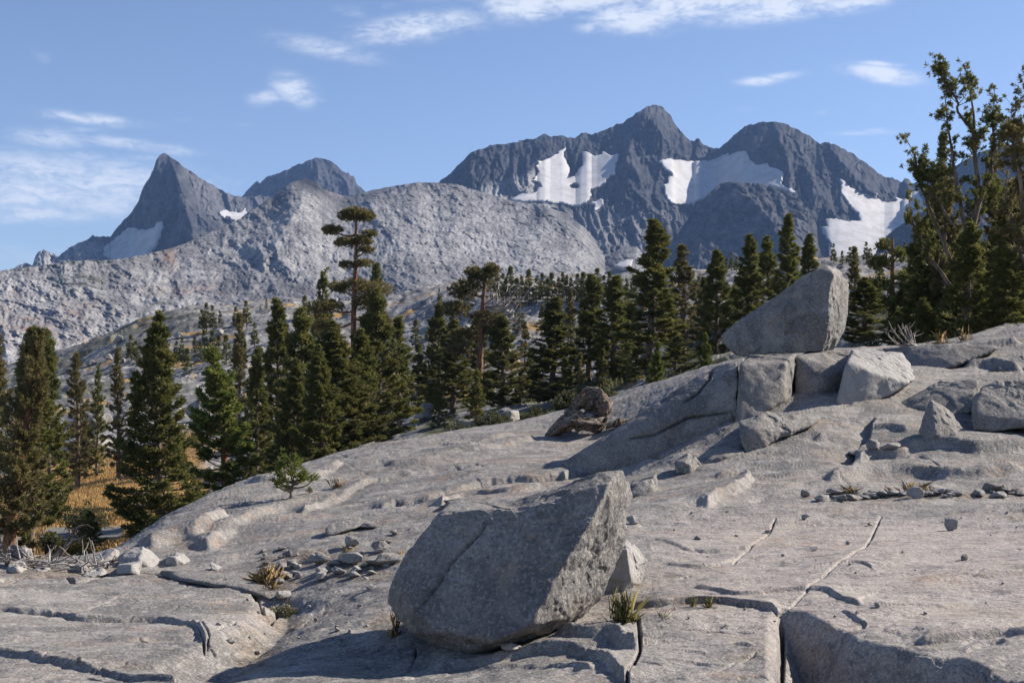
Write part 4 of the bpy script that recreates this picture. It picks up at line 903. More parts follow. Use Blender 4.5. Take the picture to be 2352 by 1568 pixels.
# ------------------------------------------------------------------ conifers
def foliage_material(name, a, b_, tip):
    m, t, b = new_mat(name, 0.6, 0.25)
    isl = t.n('ShaderNodeNewGeometry').outputs['Random Per Island']; rnd = t.n('ShaderNodeObjectInfo').outputs['Random']
    co = t.n('ShaderNodeTexCoord').outputs['Object']
    c = t.mix(isl, a, b_)
    c = t.mix(t.rng(t.noise(co, 1.3, 3, .6), .45, .65, 0, .6), c, tip)
    c = t.mix(t.math('MULTIPLY', rnd, .3), c, (0.075, 0.062, 0.03))
    t.put(b.inputs['Base Color'], c)
    tr = t.n('ShaderNodeBsdfTranslucent'); t.put(tr.inputs[0], c)
    mx = t.n('ShaderNodeMixShader'); mx.inputs[0].default_value = .4; t.put(mx.inputs[1], b.outputs[0]); t.put(mx.inputs[2], tr.outputs[0])
    t.put(t.t.nodes['Material Output'].inputs[0], mx.outputs[0])
    return m


def bark_material(name, a, b_):
    m, t, b = new_mat(name, 0.9, 0.1)
    co = t.n('ShaderNodeTexCoord').outputs['Object']
    n = t.noise(t.mapping(co, (9, 9, 2.0)), 1.0, 5, .7); n2 = t.noise(co, .6, 3, .6)
    t.put(b.inputs['Base Color'], t.mix(t.rng(n, .35, .65), t.mix(t.rng(n2, .4, .6), a, b_), (a[0] * .35, a[1] * .33, a[2] * .33)))
    t.put(b.inputs['Normal'], t.bump(n, .03, .8))
    return m


PINE = foliage_material('pine_needles', (0.088, 0.104, 0.030), (0.190, 0.200, 0.058), (0.290, 0.262, 0.082))
PINE_BRIGHT = foliage_material('young_pine_needles', (0.100, 0.138, 0.032), (0.205, 0.242, 0.058), (0.280, 0.280, 0.074))
PINE_OLIVE = foliage_material('olive_pine_needles', (0.110, 0.102, 0.042), (0.215, 0.190, 0.076), (0.310, 0.255, 0.108))
BARK, BARK_RED, BARK_PALE = bark_material('grey_bark', (0.20, 0.155, 0.12), (0.27, 0.22, 0.18)), bark_material('red_bark', (0.26, 0.13, 0.075), (0.30, 0.19, 0.13)), bark_material('bleached_wood', (0.36, 0.33, 0.30), (0.46, 0.43, 0.40))


class Parts:
    def __init__(s): s.v, s.f, s.n = [], [], 0; s.bv, s.nb = [], 0
    def tube(s, P, R, k=5):
        P = np.asarray(P, float); R = np.broadcast_to(R, (len(P),)); T = np.gradient(P, axis=0); T /= np.linalg.norm(T, axis=1)[:, None] + 1e-9
        up = np.where(np.abs(T[:, 2:3]) > .9, [[1.0, 0, 0]], [[0, 0, 1.0]]); A = np.cross(T, up); A /= np.linalg.norm(A, axis=1)[:, None] + 1e-9; B = np.cross(T, A)
        th = np.arange(k) * 2 * math.pi / k
        V = P[:, None] + R[:, None, None] * (np.cos(th)[None, :, None] * A[:, None] + np.sin(th)[None, :, None] * B[:, None])
        i = np.arange(len(P) * k).reshape(len(P), k) + s.n; j = np.roll(i, -1, 1)
        s.f.append(np.stack([i[:-1], j[:-1], j[1:], i[1:]], -1).reshape(-1, 4)); s.v.append(V.reshape(-1, 3)); s.n += len(P) * k
    def tufts(s, C, D, ln, wd, per, spread, rng):
        """needle tufts: per blades fanned about direction D from each centre C"""
        C = np.repeat(np.asarray(C), per, 0); D = np.repeat(np.asarray(D), per, 0); n = len(C)
        d = D + spread * rng.normal(size=(n, 3)); d /= np.linalg.norm(d, axis=1)[:, None]
        sd = np.cross(d, rng.normal(size=(n, 3))); sd /= np.linalg.norm(sd, axis=1)[:, None]
        l = ln * rng.uniform(.6, 1.15, (n, 1)); w_ = wd * rng.uniform(.7, 1.2, (n, 1)); C = C + .12 * ln * rng.normal(size=(n, 3))
        s.bv.append(np.stack([C - sd * w_ * .35, C + d * l * .55 + sd * w_, C + d * l, C + d * l * .5 - sd * w_], 1).reshape(-1, 3)); s.nb += n
    def wood(s, name, mat, parent): return build(name, np.concatenate(s.v), s.f, mat, parent)
    def leaf(s, name, mat, parent):
        return build(name, np.concatenate(s.bv), [np.arange(s.nb * 4).reshape(-1, 4)], mat, parent, smooth=False)


def conifer(seed, H=10.0, R=1.9, base=.06, n=105, bulge=.75, up=.5, dens=21, ln=.19, wd=.022, per=8, trunk=.17, ragged=.3, dead=.1, clump=0.0, lean=0.0, tops=1):
    """a whorled pine: trunk and limbs in one set of shapes, needle tufts in the other"""
    g = np.random.default_rng(seed); P = Parts(); W = Parts()
    zz = np.linspace(0, H, 14); bend = np.cumsum(g.normal(size=(14, 2)) * .05, 0) * (zz / H)[:, None]; bend[:, 0] += lean * zz / H
    tr = np.column_stack([bend, zz]); W.tube(tr, trunk * (1 - zz / H) ** .8 + .012, 8)
    W.tube(np.array([tr[0] - [0, 0, .5], tr[0] + [0, 0, .15]]), np.array([trunk * 1.5, trunk * 1.05]), 8)
    hs = base * H + (1 - base) * H * (np.sort(g.random(n)) ** .95); ga = g.uniform(0, 6.28); C, D = [], []
    sect = g.uniform(1 - ragged, 1 + ragged * .6, 9)
    for i, h in enumerate(hs):
        t = (h / H - base) / (1 - base); ga += 2.4 + g.normal() * .5
        prof = min(1, .55 + t * 3.0) * (1 - t) ** bulge
        Ln = R * prof * g.uniform(.62, 1.12) * sect[int((t * 4 + ga) * 1.3) % 9] + .10
        if clump and math.sin(t * 40 + 3 * math.sin(ga)) < clump - 1: Ln *= .45
        e0 = math.radians(-14 + 62 * t ** 1.3 + g.normal() * 7); s = np.linspace(0, 1, 6)
        ev = e0 + up * s ** 1.5 * 1.2; step = Ln / 5
        rr = np.concatenate([[0], np.cumsum(np.cos(ev[1:]) * step)]); hh = np.concatenate([[0], np.cumsum(np.sin(ev[1:]) * step)])
        x0 = np.interp(h, zz, tr[:, 0]); y0 = np.interp(h, zz, tr[:, 1]); wv = .12 * Ln * np.sin(s * 3 + g.uniform(0, 6)) * s
        br = np.column_stack([x0 + rr * math.cos(ga) - wv * math.sin(ga), y0 + rr * math.sin(ga) + wv * math.cos(ga), h + hh])
        W.tube(br, .006 + (.012 + .016 * Ln) * (1 - s) ** .8, 4)
        if g.random() < dead and t < .6: continue
        m = max(5, int(Ln * dens)); q = np.sqrt(g.uniform(.10 if t > .3 else .3, 1, m)); base_p = np.column_stack([np.interp(q, s, br[:, k]) for k in range(3)])
        lat = g.normal(size=m) * .24 * Ln * (1.15 - q); side = np.array([-math.sin(ga), math.cos(ga), 0.0]); out = np.array([math.cos(ga), math.sin(ga), 0.0])
        c = base_p + lat[:, None] * side + np.column_stack([g.normal(size=(m, 2)) * .03, np.abs(g.normal(size=m)) * .07 + .06 * np.abs(lat)])
        d = out * .7 + np.sign(lat)[:, None] * np.minimum(np.abs(lat), .5)[:, None] * side * 1.4 + np.array([0, 0, .35 + .9 * t]); C.append(c); D.append(d / np.linalg.norm(d, axis=1)[:, None])
    k = 16; q = np.linspace(.93, 1.0, k); C.append(np.column_stack([np.interp(q * H, zz, tr[:, 0]), np.interp(q * H, zz, tr[:, 1]), q * H])); D.append(np.column_stack([g.normal(size=(k, 2)) * .4, np.ones(k)]))
    P.tufts(np.concatenate(C), np.concatenate(D), ln, wd, per, .5, g)
    return W, P


def whitebark(seed, stems, n_br=26, blen=1.2, pom=.17, dens=3.4, per=16, wd=.018, updir=.9, first=.25, twig=.5):
    """several up-swept stems, bare limbs with round needle tufts gathered at the ends"""
    g = np.random.default_rng(seed); W = Parts(); P = Parts(); C, D = [], []
    def spray(p, d, L_, lev, r0):
        k = 6; pts = [p]; d = d / np.linalg.norm(d)
        for i in range(k - 1):
            d = d + np.array([0, 0, .10 * updir]) + g.normal(size=3) * .13; d /= np.linalg.norm(d); pts.append(pts[-1] + d * L_ / (k - 1))
        pts = np.array(pts); W.tube(pts, np.linspace(r0, .006, k), 4)
        nt = max(2, int(dens * L_ * 2.2))
        for q in (1 - g.random(nt) ** 1.7 * .75):
            i = min(int(q * (k - 1)), k - 2); f = q * (k - 1) - i; c = pts[i] * (1 - f) + pts[i + 1] * f
            dd = d + g.normal(size=3) * .8; dd[2] += .4; dd /= np.linalg.norm(dd); c2 = c + dd * g.uniform(.03, .22) * (1 + .5 * (lev == 0)); W.tube(np.array([c, c2]), .005, 3); C.append(c2); D.append(dd)
        C.append(pts[-1]); D.append(d)
        if lev < 1:
            for q in g.uniform(.25, .95, max(2, int(L_ * 4 * twig))):
                i = min(int(q * (k - 1)), k - 2); dd = d + g.normal(size=3) * .7; dd[2] += .25 * updir; spray(pts[i], dd, L_ * g.uniform(.3, .55), lev + 1, r0 * .5)
    for (S, r0) in stems:
        S = np.asarray(S, float); m = 16; u = np.linspace(0, 1, len(S)); q = np.linspace(0, 1, m)
        st = np.column_stack([np.interp(q, u, S[:, k]) for k in range(3)]); st[1:] += np.cumsum(g.normal(size=(m - 1, 3)) * .03, 0)
        W.tube(st, .72 * r0 * (1 - q) ** .75 + .014, 7)
        tot = np.linalg.norm(np.diff(st, axis=0), axis=1).sum()
        for i in range(n_br):
            q0 = g.uniform(first, 1.0); j = min(int(q0 * (m - 1)), m - 2); p = st[j] + (st[j + 1] - st[j]) * (q0 * (m - 1) - j); T = st[j + 1] - st[j]; T /= np.linalg.norm(T)
            a = g.uniform(0, 6.28); d = np.array([math.cos(a), math.sin(a), .15]) + T * updir * g.uniform(.4, 1.0)
            spray(p, d, blen * (1.1 - .6 * q0) * g.uniform(.6, 1.2), 0, .010 + r0 * .22 * (1 - q0))
        spray(st[-1], st[-1] - st[-3], .5, 0, .016)
    P.tufts(np.array(C), np.array(D), pom, wd, per, .75, g)
    return W, P


class Kind:
    """one built tree kept as shared trunk and crown data; each use is a tree of its own"""
    def __init__(s, WP, H, R, leaf, bark, far=False):
        s.H, s.R = H, R; W, P = WP
        if far:
            o = build('pine_tree', np.concatenate(W.v + P.bv), W.f + [np.arange(P.nb * 4).reshape(-1, 4) + W.n], [bark, leaf], smooth=False, mat_index=np.concatenate([np.zeros(sum(map(len, W.f))), np.ones(P.nb)]))
            s.one = o.data; bpy.data.objects.remove(o); return
        s.one = None; a, b = W.wood('trunk', bark, None), P.leaf('crown', leaf, None); s.t, s.c = a.data, b.data; s.bark, s.leaf = bark, leaf
        bpy.data.objects.remove(a); bpy.data.objects.remove(b)
    def place(s, loc, h, r, label, group=None, rz=None, name='pine_tree', cat='tree', tilt=0.0):
        sc = (r / s.R, r / s.R, h / s.H); rz = RNG.uniform(0, 6.28) if rz is None else rz
        if s.one is not None:
            o = bpy.data.objects.new(name, s.one); SC.collection.objects.link(o); o.location = loc; o.scale = sc; o.rotation_euler = (0, tilt, rz)
            return tag(o, label, cat, group)
        e = empty(name, loc); e.rotation_euler = (0, tilt, 0)
        for nm, me in (('trunk', s.t), ('crown', s.c)):
            o = bpy.data.objects.new(nm, me); SC.collection.objects.link(o); o.parent = e; o.scale = sc; o.rotation_euler = (0, 0, rz)
        return tag(e, label, cat, group)


def ground_at(px, d):
    x = np.array([(px - CX) / F * d]); y = np.array([float(d)])
    return np.array([x[0], d, max(float(valley_z(x, y)[0]), float(slab_z(x, y)[0]) if d < 58 else -99)])


def tree(kind, px, top, width, d, label, group=None, rz=None, tilt=0.0, name='pine_tree', cat='tree', sink=.1):
    """a tree whose crown shows width px across and whose tip shows at px, top when it stands d metres away"""
    p = ground_at(px, d); p[2] -= sink; h = CZ + (HZ - top) / F * d - p[2]
    return kind.place(p, max(h, .4), width / 2 / F * d, label, group, rz, name, cat, tilt)


K_BROAD = Kind(conifer(11, 10, 1.9, .03, 250, .74, .6, 30, .2, .028, 8, .17, .3, .06), 10, 1.75, PINE, BARK)
K_BROAD2 = Kind(conifer(12, 10, 1.7, .02, 230, .62, .6, 30, .2, .028, 8, .15, .38, .08, clump=.25), 10, 1.6, PINE, BARK)
K_YOUNG = Kind(conifer(13, 8, 1.6, .08, 140, .55, .75, 30, .22, .030, 9, .15, .45, .05, clump=.55), 8, 1.5, PINE_BRIGHT, BARK_RED)
K_SPIRE = Kind(conifer(14, 10, 1.1, .05, 200, .5, .55, 34, .19, .028, 8, .14, .3, .1), 10, .95, PINE, BARK)
K_SPIRE2 = Kind(conifer(15, 10, 1.2, .04, 190, .62, .5, 34, .2, .028, 8, .14, .4, .12, clump=.3), 10, 1.05, PINE, BARK)
K_OLIVE = Kind(conifer(16, 10, 1.4, .10, 180, .55, .7, 26, .19, .026, 8, .16, .45, .2, clump=.35), 10, 1.25, PINE_OLIVE, BARK)
K_OPEN = Kind(conifer(17, 10, 1.25, .06, 130, .65, .55, 28, .2, .028, 8, .13, .45, .1, clump=.45), 10, 1.1, PINE, BARK)
FAR = [Kind(conifer(30 + k, 8, (.95, 1.2, .8)[k], .05, 70, .6, .5, 14, .36, .075, 5, .12, .4, .06), 8, (.9, 1.1, .75)[k], (PINE, PINE_OLIVE, PINE)[k], BARK, far=True) for k in range(3)]
SAPLING = Kind(conifer(40, 1.0, .32, .1, 22, .6, 1.0, 34, .10, .012, 9, .016, .4, 0), 1.0, .30, PINE_BRIGHT, BARK)

TREES = [  # kind, x, top, crown width, distance, label
    (K_BROAD, 368, 728, 200, 62, 'broad dense pine behind the left slab end, next to the bright young pine'),
    (K_YOUNG, 520, 808, 165, 74, 'bright green young pine with a bare reddish trunk at the edge of the slab'),
    (K_OLIVE, 548, 728, 70, 125, 'thin olive pine behind the bright young pine'),
    (K_SPIRE, 588, 808, 62, 100, 'narrow dark pine just right of the bright young pine'),
    (K_SPIRE, 640, 698, 82, 105, 'narrow spire shaped pine at the left of the big centre clump'),
    (K_BROAD2, 702, 716, 150, 84, 'left pine of the big centre clump'),
    (K_BROAD, 778, 745, 190, 78, 'front pine of the big centre clump, wide and dark green'),
    (K_BROAD2, 872, 672, 140, 88, 'right pine of the big centre clump'),
    (K_OPEN, 735, 622, 70, 128, 'slim pine showing its tip left of the tall red trunked pine'),
    (K_SPIRE2, 862, 612, 70, 126, 'slim pine showing its tip right of the tall red trunked pine'),
    (K_SPIRE2, 918, 733, 85, 108, 'narrow pine at the right edge of the big centre clump'),
    (K_OPEN, 962, 812, 70, 118, 'short loose pine between the centre clump and the broken topped pine'),
    (K_SPIRE2, 1040, 738, 90, 112, 'dark narrow pine left of the leaning trunk'),
    (K_BROAD2, 1156, 728, 108, 82, 'dense pine right of the leaning trunk'),
    (K_OPEN, 1218, 800, 55, 100, 'small thin pine between two denser pines in the middle'),
    (K_SPIRE, 1268, 690, 96, 92, 'even spire pine above the driftwood stump'),
    (K_OLIVE, 1312, 668, 50, 125, 'faded olive pine behind the even spire pine'),
    (K_SPIRE2, 1352, 636, 92, 98, 'tall narrow pine between the even spire pine and the tallest middle pine'),
    (K_SPIRE, 1408, 640, 80, 94, 'dark slender pine just left of the tallest middle pine'),
    (K_SPIRE2, 1492, 513, 128, 78, 'tallest spire pine in the middle row, its tip against the dark buttress'),
    (K_YOUNG, 1500, 790, 58, 46, 'little bright green pine at the foot of the tallest spire pine'),
    (K_OLIVE, 1568, 568, 105, 98, 'brownish olive pine with a pale bare trunk right of the tallest spire pine'),
    (K_SPIRE, 1645, 583, 72, 84, 'slim pine left of the perched boulder'),
    (K_SPIRE2, 1716, 545, 84, 86, 'leftmost of the pines whose tops show above the perched boulder'),
    (K_BROAD2, 1768, 548, 92, 92, 'thick pine behind the sloping top of the perched boulder'),
    (K_SPIRE2, 1812, 498, 76, 84, 'highest pine directly behind the perched boulder'),
    (K_SPIRE, 1856, 543, 56, 100, 'slender pine just left of the peak of the perched boulder'),
    (K_BROAD2, 1985, 640, 120, 58, 'bushy green pine on the right side of the perched boulder'),
    (K_OLIVE, 1962, 572, 60, 84, 'loose pine behind the bushy pine right of the perched boulder'),
    (K_SPIRE, 115, 770, 70, 88, 'slim pine just right of the crooked old pine top'),
    (K_OLIVE, -8, 776, 110, 70, 'olive pine cut by the left edge of the photo'),
    (K_OLIVE, 178, 818, 80, 118, 'rounded olive pine between the crooked trunk and the broad pine'),
    (K_OPEN, 222, 838, 40, 128, 'thin pale trunked pine between the crooked trunk and the broad pine'),
    (K_OLIVE, 272, 808, 62, 122, 'faint olive pine close behind the left side of the broad pine'),
    (K_OPEN, 196, 940, 62, 128, 'little pine among the boulders above the golden meadow'),
    (K_OPEN, 212, 1172, 58, 62, 'small pine at the bend of the dry stream bed'),
    (K_OPEN, 1096, 850, 50, 66, 'thin sapling pine in front of the leaning trunk'),
    (K_OPEN, 1010, 868, 38, 74, 'slim sapling pine by the little white stone in the hollow'),
    (K_BROAD, 2140, 600, 150, 50, 'dense pine thicket left of the tall open pine at the right'),
    (K_BROAD2, 2262, 560, 190, 54, 'dense dark pine behind the tall open pine at the right'),
    (K_BROAD, 2200, 640, 170, 43, 'low bushy pine at the foot of the tall open pine'),
    (K_BROAD, 2345, 520, 180, 46, 'dark full pine cut by the right edge of the photo'),
    (K_YOUNG, 1618, 770, 46, 44, 'pale young pine just left of the tip of the perched boulder'),
    (K_OPEN, 1550, 770, 70, 72, 'short dark pine below the olive pine right of the tallest spire'),
    (K_BROAD2, 1098, 720, 90, 120, 'dense pine directly behind the leaning trunk'),
    (K_SPIRE2, 1450, 700, 70, 104, 'dark pine filling the gap left of the tallest middle pine'),
    (K_BROAD2, 1540, 690, 90, 108, 'full dark pine behind the gap right of the tallest spire pine'),
    (K_SPIRE2, 1612, 640, 60, 112, 'dark pine behind the slim pine left of the perched boulder'),
    (K_BROAD2, 1690, 660, 80, 104, 'low dense pine behind the left tip of the perched boulder'),
    (K_BROAD2, 1010, 700, 90, 122, 'dark pine between the centre clump and the leaning trunk'),
    (K_BROAD, 2080, 660, 110, 52, 'dense low pine behind the thin half dead pine'),
    (K_BROAD2, 2195, 520, 150, 50, 'dense pine seen through the left limbs of the tall open pine'),
    (K_BROAD, 2300, 480, 150, 50, 'tall dense pine between the two open pines at the right'),
    (K_BROAD, 2130, 690, 130, 40, 'thick young pine at the foot of the left limbs of the tall open pine'),
    (K_BROAD, 2280, 660, 150, 41, 'thick young pine between the feet of the two open pines'),
    (K_BROAD, 2150, 455, 190, 46, 'tall dense pine filling the space under the left limbs of the tall open pine'),
    (K_BROAD2, 2335, 420, 190, 44, 'tall dense pine behind the open pine at the right edge'),
    (K_BROAD2, 2222, 520, 150, 39, 'dense pine in front of the trunk of the tall open pine'),
    (K_BROAD, 2300, 560, 150, 38, 'full pine in front, between the tall open pine and the right edge'),
    (K_BROAD, 742, 800, 130, 72, 'shorter dense pine at the front left of the big centre clump'),
    (K_BROAD2, 835, 762, 130, 80, 'dense pine between the front and right pines of the big centre clump'),
    (K_BROAD, 672, 830, 110, 74, 'short dense pine at the left foot of the big centre clump'),
    (K_OLIVE, 2168, 318, 95, 45, 'upright olive pine standing among the left limbs of the tall open pine'),
    (K_OLIVE, 2284, 350, 95, 46, 'upright olive pine just right of the tall open pine'),
    (K_BROAD2, 2116, 520, 105, 47, 'dense pine at the left border of the tall pines on the right'),
    (K_SPIRE2, 70, 763, 120, 66, 'dark pointed pine rising behind the crooked trunk at the left')]
for (k, x, top, wpx, d, lab) in TREES: tree(k, x, top, wpx * (1.22 if 900 < x < 1900 or k in (K_SPIRE, K_SPIRE2) else 1.25), d, lab)

# far trees on the knoll and the rocky crest
def valley_hit(px, py, dmin=62.0, dmax=400.0):
    d = np.arange(dmin, dmax, .5); P = at(np.full(d.shape, float(px)), np.full(d.shape, float(py)), d); below = P[:, 2] < valley_z(P[:, 0], P[:, 1])
    return P[int(np.argmax(below))] if below.any() else None


FARTREES = [(475, 697, 765), (489, 703, 762), (466, 712, 764), (506, 714, 752), (542, 706, 758), (567, 692, 752), (558, 718, 752), (612, 688, 712), (598, 700, 714), (701, 680, 732), (712, 692, 732), (470, 758, 812), (488, 760, 812), (448, 772, 822), (461, 783, 832), (502, 770, 822), (478, 790, 836),
            (405, 784, 832), (419, 776, 832), (302, 770, 832), (314, 784, 836), (640, 704, 740), (1128, 612, 690), (1140, 622, 690), (1153, 630, 692), (1174, 613, 694), (1198, 634, 694), (1216, 620, 694), (1247, 628, 692), (1268, 627, 694), (1293, 626, 690), (1310, 638, 692), (1324, 630, 690), (1341, 626, 692), (1368, 618, 690), (1385, 634, 692), (1399, 624, 688), (1422, 632, 690), (1232, 640, 700), (1440, 640, 690), (1455, 632, 690),
            (1186, 640, 700), (1162, 640, 700), (1206, 646, 704), (1258, 640, 700), (1282, 638, 700), (1302, 632, 694), (1334, 644, 704), (1356, 634, 700), (1378, 642, 704), (1410, 640, 702), (1640, 590, 625), (1660, 583, 622), (1680, 580, 622), (1668, 592, 622), (1692, 590, 626), (1915, 560, 606), (1935, 576, 608), (1950, 568, 608), (1990, 556, 604), (2000, 570, 608), (1968, 578, 606), (2080, 556, 604), (640, 735, 790), (585, 742, 800),
            (985, 735, 792), (955, 735, 796), (1010, 664, 700), (1060, 648, 692), (1085, 650, 692), (1190, 700, 772), (1245, 702, 778), (1440, 660, 742), (1305, 700, 800), (1605, 636, 700), (1590, 624, 690), (390, 848, 900), (540, 790, 850), (350, 850, 910), (600, 800, 870), (960, 790, 880), (985, 800, 900), (1005, 812, 910), (1450, 690, 780), (1205, 740, 850), (2020, 592, 650), (2085, 612, 700), (1340, 700, 800), (1430, 690, 790), (1545, 640, 720), (1700, 620, 690), (1690, 640, 700),
            (520, 770, 838), (560, 780, 850), (430, 800, 860), (650, 790, 850), (945, 850, 925), (975, 850, 930), (1100, 830, 915), (1120, 850, 925), (1065, 850, 920), (1195, 850, 930), (1235, 840, 925), (1300, 820, 905), (1330, 810, 905), (1385, 800, 890), (1440, 790, 880), (1460, 800, 880), (1010, 880, 950)]
for (x, top, yb) in FARTREES:
    k = FAR[int(RNG.integers(3))]; p = valley_hit(x, yb)
    if p is None: continue
    h = max((yb - top) / F * p[1], 1.2); r_ = h * RNG.uniform(.15, .2); p = p - [0, 0, .1]
    where = 'on the dark knoll at the left below the pale ridge' if x < 730 else 'on the rocky crest in the middle under the pale ridge' if yb < 725 and x < 1480 else 'in the hollow behind the middle row of pines' if x < 1480 else 'on the rocky slope behind the perched boulder'
    k.place(p, h, r_, 'small pine ' + where, 'distant pines ' + where)


# a pine with a long bare trunk and layered crowns
def layered(seed, H, limbs, trunk, lean=0.0, per=9):
    g = np.random.default_rng(seed); W, P = Parts(), Parts(); zz = np.linspace(-.5, H, 16); tr = np.column_stack([lean * zz / H + .10 * np.sin(zz * .5), .08 * np.sin(zz * .7), zz])
    W.tube(tr, trunk * (1 - np.clip(zz, 0, H) / H * .75), 9); C, D = [], []
    for (h, out, rise, rad, flat, nt) in limbs:
        x0 = np.interp(h, zz, tr[:, 0]); s = np.linspace(0, 1, 6); a = g.uniform(-.5, .5)
        e = np.array([x0 + out, out * math.sin(a) * .8 + g.normal() * .25, h + rise]); br = np.array([x0, 0, h]) + s[:, None] * (e - np.array([x0, 0, h])) + np.column_stack([0 * s, 0 * s, -.12 * abs(out) * np.sin(s * 3.14)])
        W.tube(br, np.linspace(trunk * .32, .02, 6), 5)
        q = g.normal(size=(nt, 3)); q /= np.linalg.norm(q, axis=1)[:, None]; q *= g.random((nt, 1)) ** .45; c = e + q * np.array([rad, rad * .9, flat]); C.append(c); d = q * .8 + np.array([0, 0, .5]) + np.sign(out) * np.array([.3, 0, 0]); D.append(d / np.linalg.norm(d, axis=1)[:, None])
        for i in range(5):
            c2 = c[g.integers(nt)]; W.tube(np.array([br[4], .5 * (br[4] + c2) + [0, 0, -.05], c2]), np.array([.03, .02, .01]), 3)
    P.tufts(np.concatenate(C), np.concatenate(D), .24, .03, per, .55, g)
    return W, P


d = 100; p = ground_at(815, d); m1 = d / F
def hh(y): return CZ + (HZ - y) * m1 - p[2]
limbs = [(hh(510), .0, .6, 1.05, .40, 300), (hh(500), -.5, .2, .8, .38, 160), (hh(505), .5, .3, .8, .35, 160), (hh(540), -1.7, .35, .75, .26, 170), (hh(560), .5, .2, .75, .30, 150), (hh(560), -.7, .1, .9, .30, 170), (hh(590), .75, .45, .55, .18, 90), (hh(612), .55, .2, .7, .22, 120), (hh(612), -.6, .1, .55, .2, 80), (hh(650), .1, .1, .6, .2, 80), (hh(540), .9, .1, .5, .2, 80),
         (hh(690), 1.3, .8, 1.5, .55, 360), (hh(680), -1.0, .7, .9, .4, 200), (hh(715), -1.9, .3, 1.3, .45, 340), (hh(700), .8, .2, 1.2, .5, 240), (hh(740), -2.2, -.2, 1.2, .4, 220), (hh(730), 1.6, -.1, 1.1, .45, 220)]
TALL = Kind(layered(71, hh(490), limbs, .34), hh(490), 1, PINE_OLIVE, BARK_RED)
TALL.place(p, hh(490), 1, 'tall pine with a bare reddish trunk and layered crown rising over the centre clump', rz=0)
# the leaning red trunk with a broken, half dead top
d = 100; p = ground_at(1086, d); m1 = d / F
limbs = [(hh(650), -.2, .4, .9, .8, 260), (hh(680), -1.4, .5, 1.1, .7, 320), (hh(720), -1.9, .2, 1.1, .6, 300), (hh(740), .4, .2, 1.3, .7, 340), (hh(770), -1.2, .0, 1.1, .5, 260), (hh(765), .9, .2, .9, .5, 220), (hh(630), .4, .3, .6, .45, 150), (hh(800), -1.5, -.1, 1.0, .5, 200), (hh(640), -.9, .4, .5, .5, 130)]
LEAN = Kind(layered(72, hh(628), limbs, .36, lean=1.0), hh(628), 1, PINE_OLIVE, BARK_RED)
o = LEAN.place(p, hh(628), 1, 'leaning red trunked pine with a ragged, partly dead crown in the middle', rz=0)
g = np.random.default_rng(9); W = Parts()
for k in range(26):
    a = np.array([g.uniform(.6, 1.1), g.normal() * .3, hh(g.uniform(690, 780))]); e = a + np.array([g.uniform(.5, 3.6), g.normal() * .8, g.uniform(.6, 2.6)]); mid = .5 * (a + e) + np.array([.3, 0, -.35]); W.tube(np.array([a, .5 * (a + mid), mid, .5 * (mid + e) + [.1, 0, .05], e]), np.array([.07, .06, .05, .035, .012]), 4)
    for i in range(3):
        q = mid + (e - mid) * g.random(); W.tube(np.array([q, q + np.array([g.uniform(0, .5), g.normal() * .3, g.uniform(.1, .7)])]), np.array([.025, .008]), 3)
W.wood('dead_branch', BARK_PALE, o)

# the crooked old pine at the left edge
d = 55.0; p = ground_at(4, d); p[2] -= .3; m1 = d / F
OLD = Kind(conifer(81, hh(768), 1.55, .24, 260, .55, .8, 24, .2, .026, 8, .30, .5, .1, clump=.5, lean=1.25), hh(768), 1.5, PINE_OLIVE, BARK_RED)
OLD.place(p, hh(768), 1.5, 'crooked old pine with a thick leaning trunk at the left edge', rz=0)
# tall open whitebark pines at the right
d = 40.0; p = ground_at(2212, d); p[2] -= .3; m1 = d / F
def st(*pts): return [((x - 2212) * m1, y_, CZ + (HZ - y) * m1 - p[2]) for (x, y, y_) in pts]
WB = whitebark(82, [(st((2212, 790, 0), (2222, 640, 0), (2240, 500, .1), (2262, 420, .1)), .17), (st((2250, 460, .1), (2240, 380, .1), (2226, 290, 0), (2222, 165, 0)), .085), (st((2236, 520, 0), (2272, 400, .2), (2288, 320, .3), (2290, 235, .3)), .075), (st((2226, 600, 0), (2196, 470, -.2), (2180, 360, -.3), (2160, 250, -.3)), .08),
                    (st((2226, 290, 0), (2195, 230, -.2), (2170, 175, -.3)), .04), (st((2200, 620, 0), (2165, 520, .3), (2140, 420, .4), (2125, 330, .4)), .06), (st((2190, 520, -.2), (2150, 440, 0), (2132, 380, .2)), .04), (st((2220, 700, 0), (2160, 600, .4), (2120, 520, .6), (2105, 455, .7)), .07), (st((2230, 560, .1), (2270, 500, .5), (2300, 440, .8)), .05)],
               n_br=17, blen=.56, pom=.115, dens=2.6, per=22, wd=.014, updir=.9, first=.30, twig=.5)
o = empty('whitebark_pine', p); WB[0].wood('trunk', BARK, o); WB[1].leaf('crown', PINE, o); tag(o, 'tall open pine at the right with several upswept bare limbs against the sky', 'tree')
d = 38.0; p = ground_at(2372, d); p[2] -= .3; m1 = d / F
def st(*pts): return [((x - 2372) * m1, y_, CZ + (HZ - y) * m1 - p[2]) for (x, y, y_) in pts]
WB = whitebark(83, [(st((2372, 800, 0), (2372, 600, 0), (2368, 420, 0), (2362, 200, 0)), .16), (st((2370, 560, 0), (2340, 420, -.2), (2318, 330, -.3), (2325, 280, -.3)), .08), (st((2370, 640, 0), (2335, 520, .2), (2312, 440, .4)), .07), (st((2370, 560, 0), (2410, 400, .1), (2420, 250, .1)), .08), (st((2370, 460, 0), (2345, 360, .3), (2340, 290, .4)), .05)], n_br=20, blen=.6, pom=.115, dens=2.8, per=22, wd=.014, updir=.8, first=.25, twig=.55)
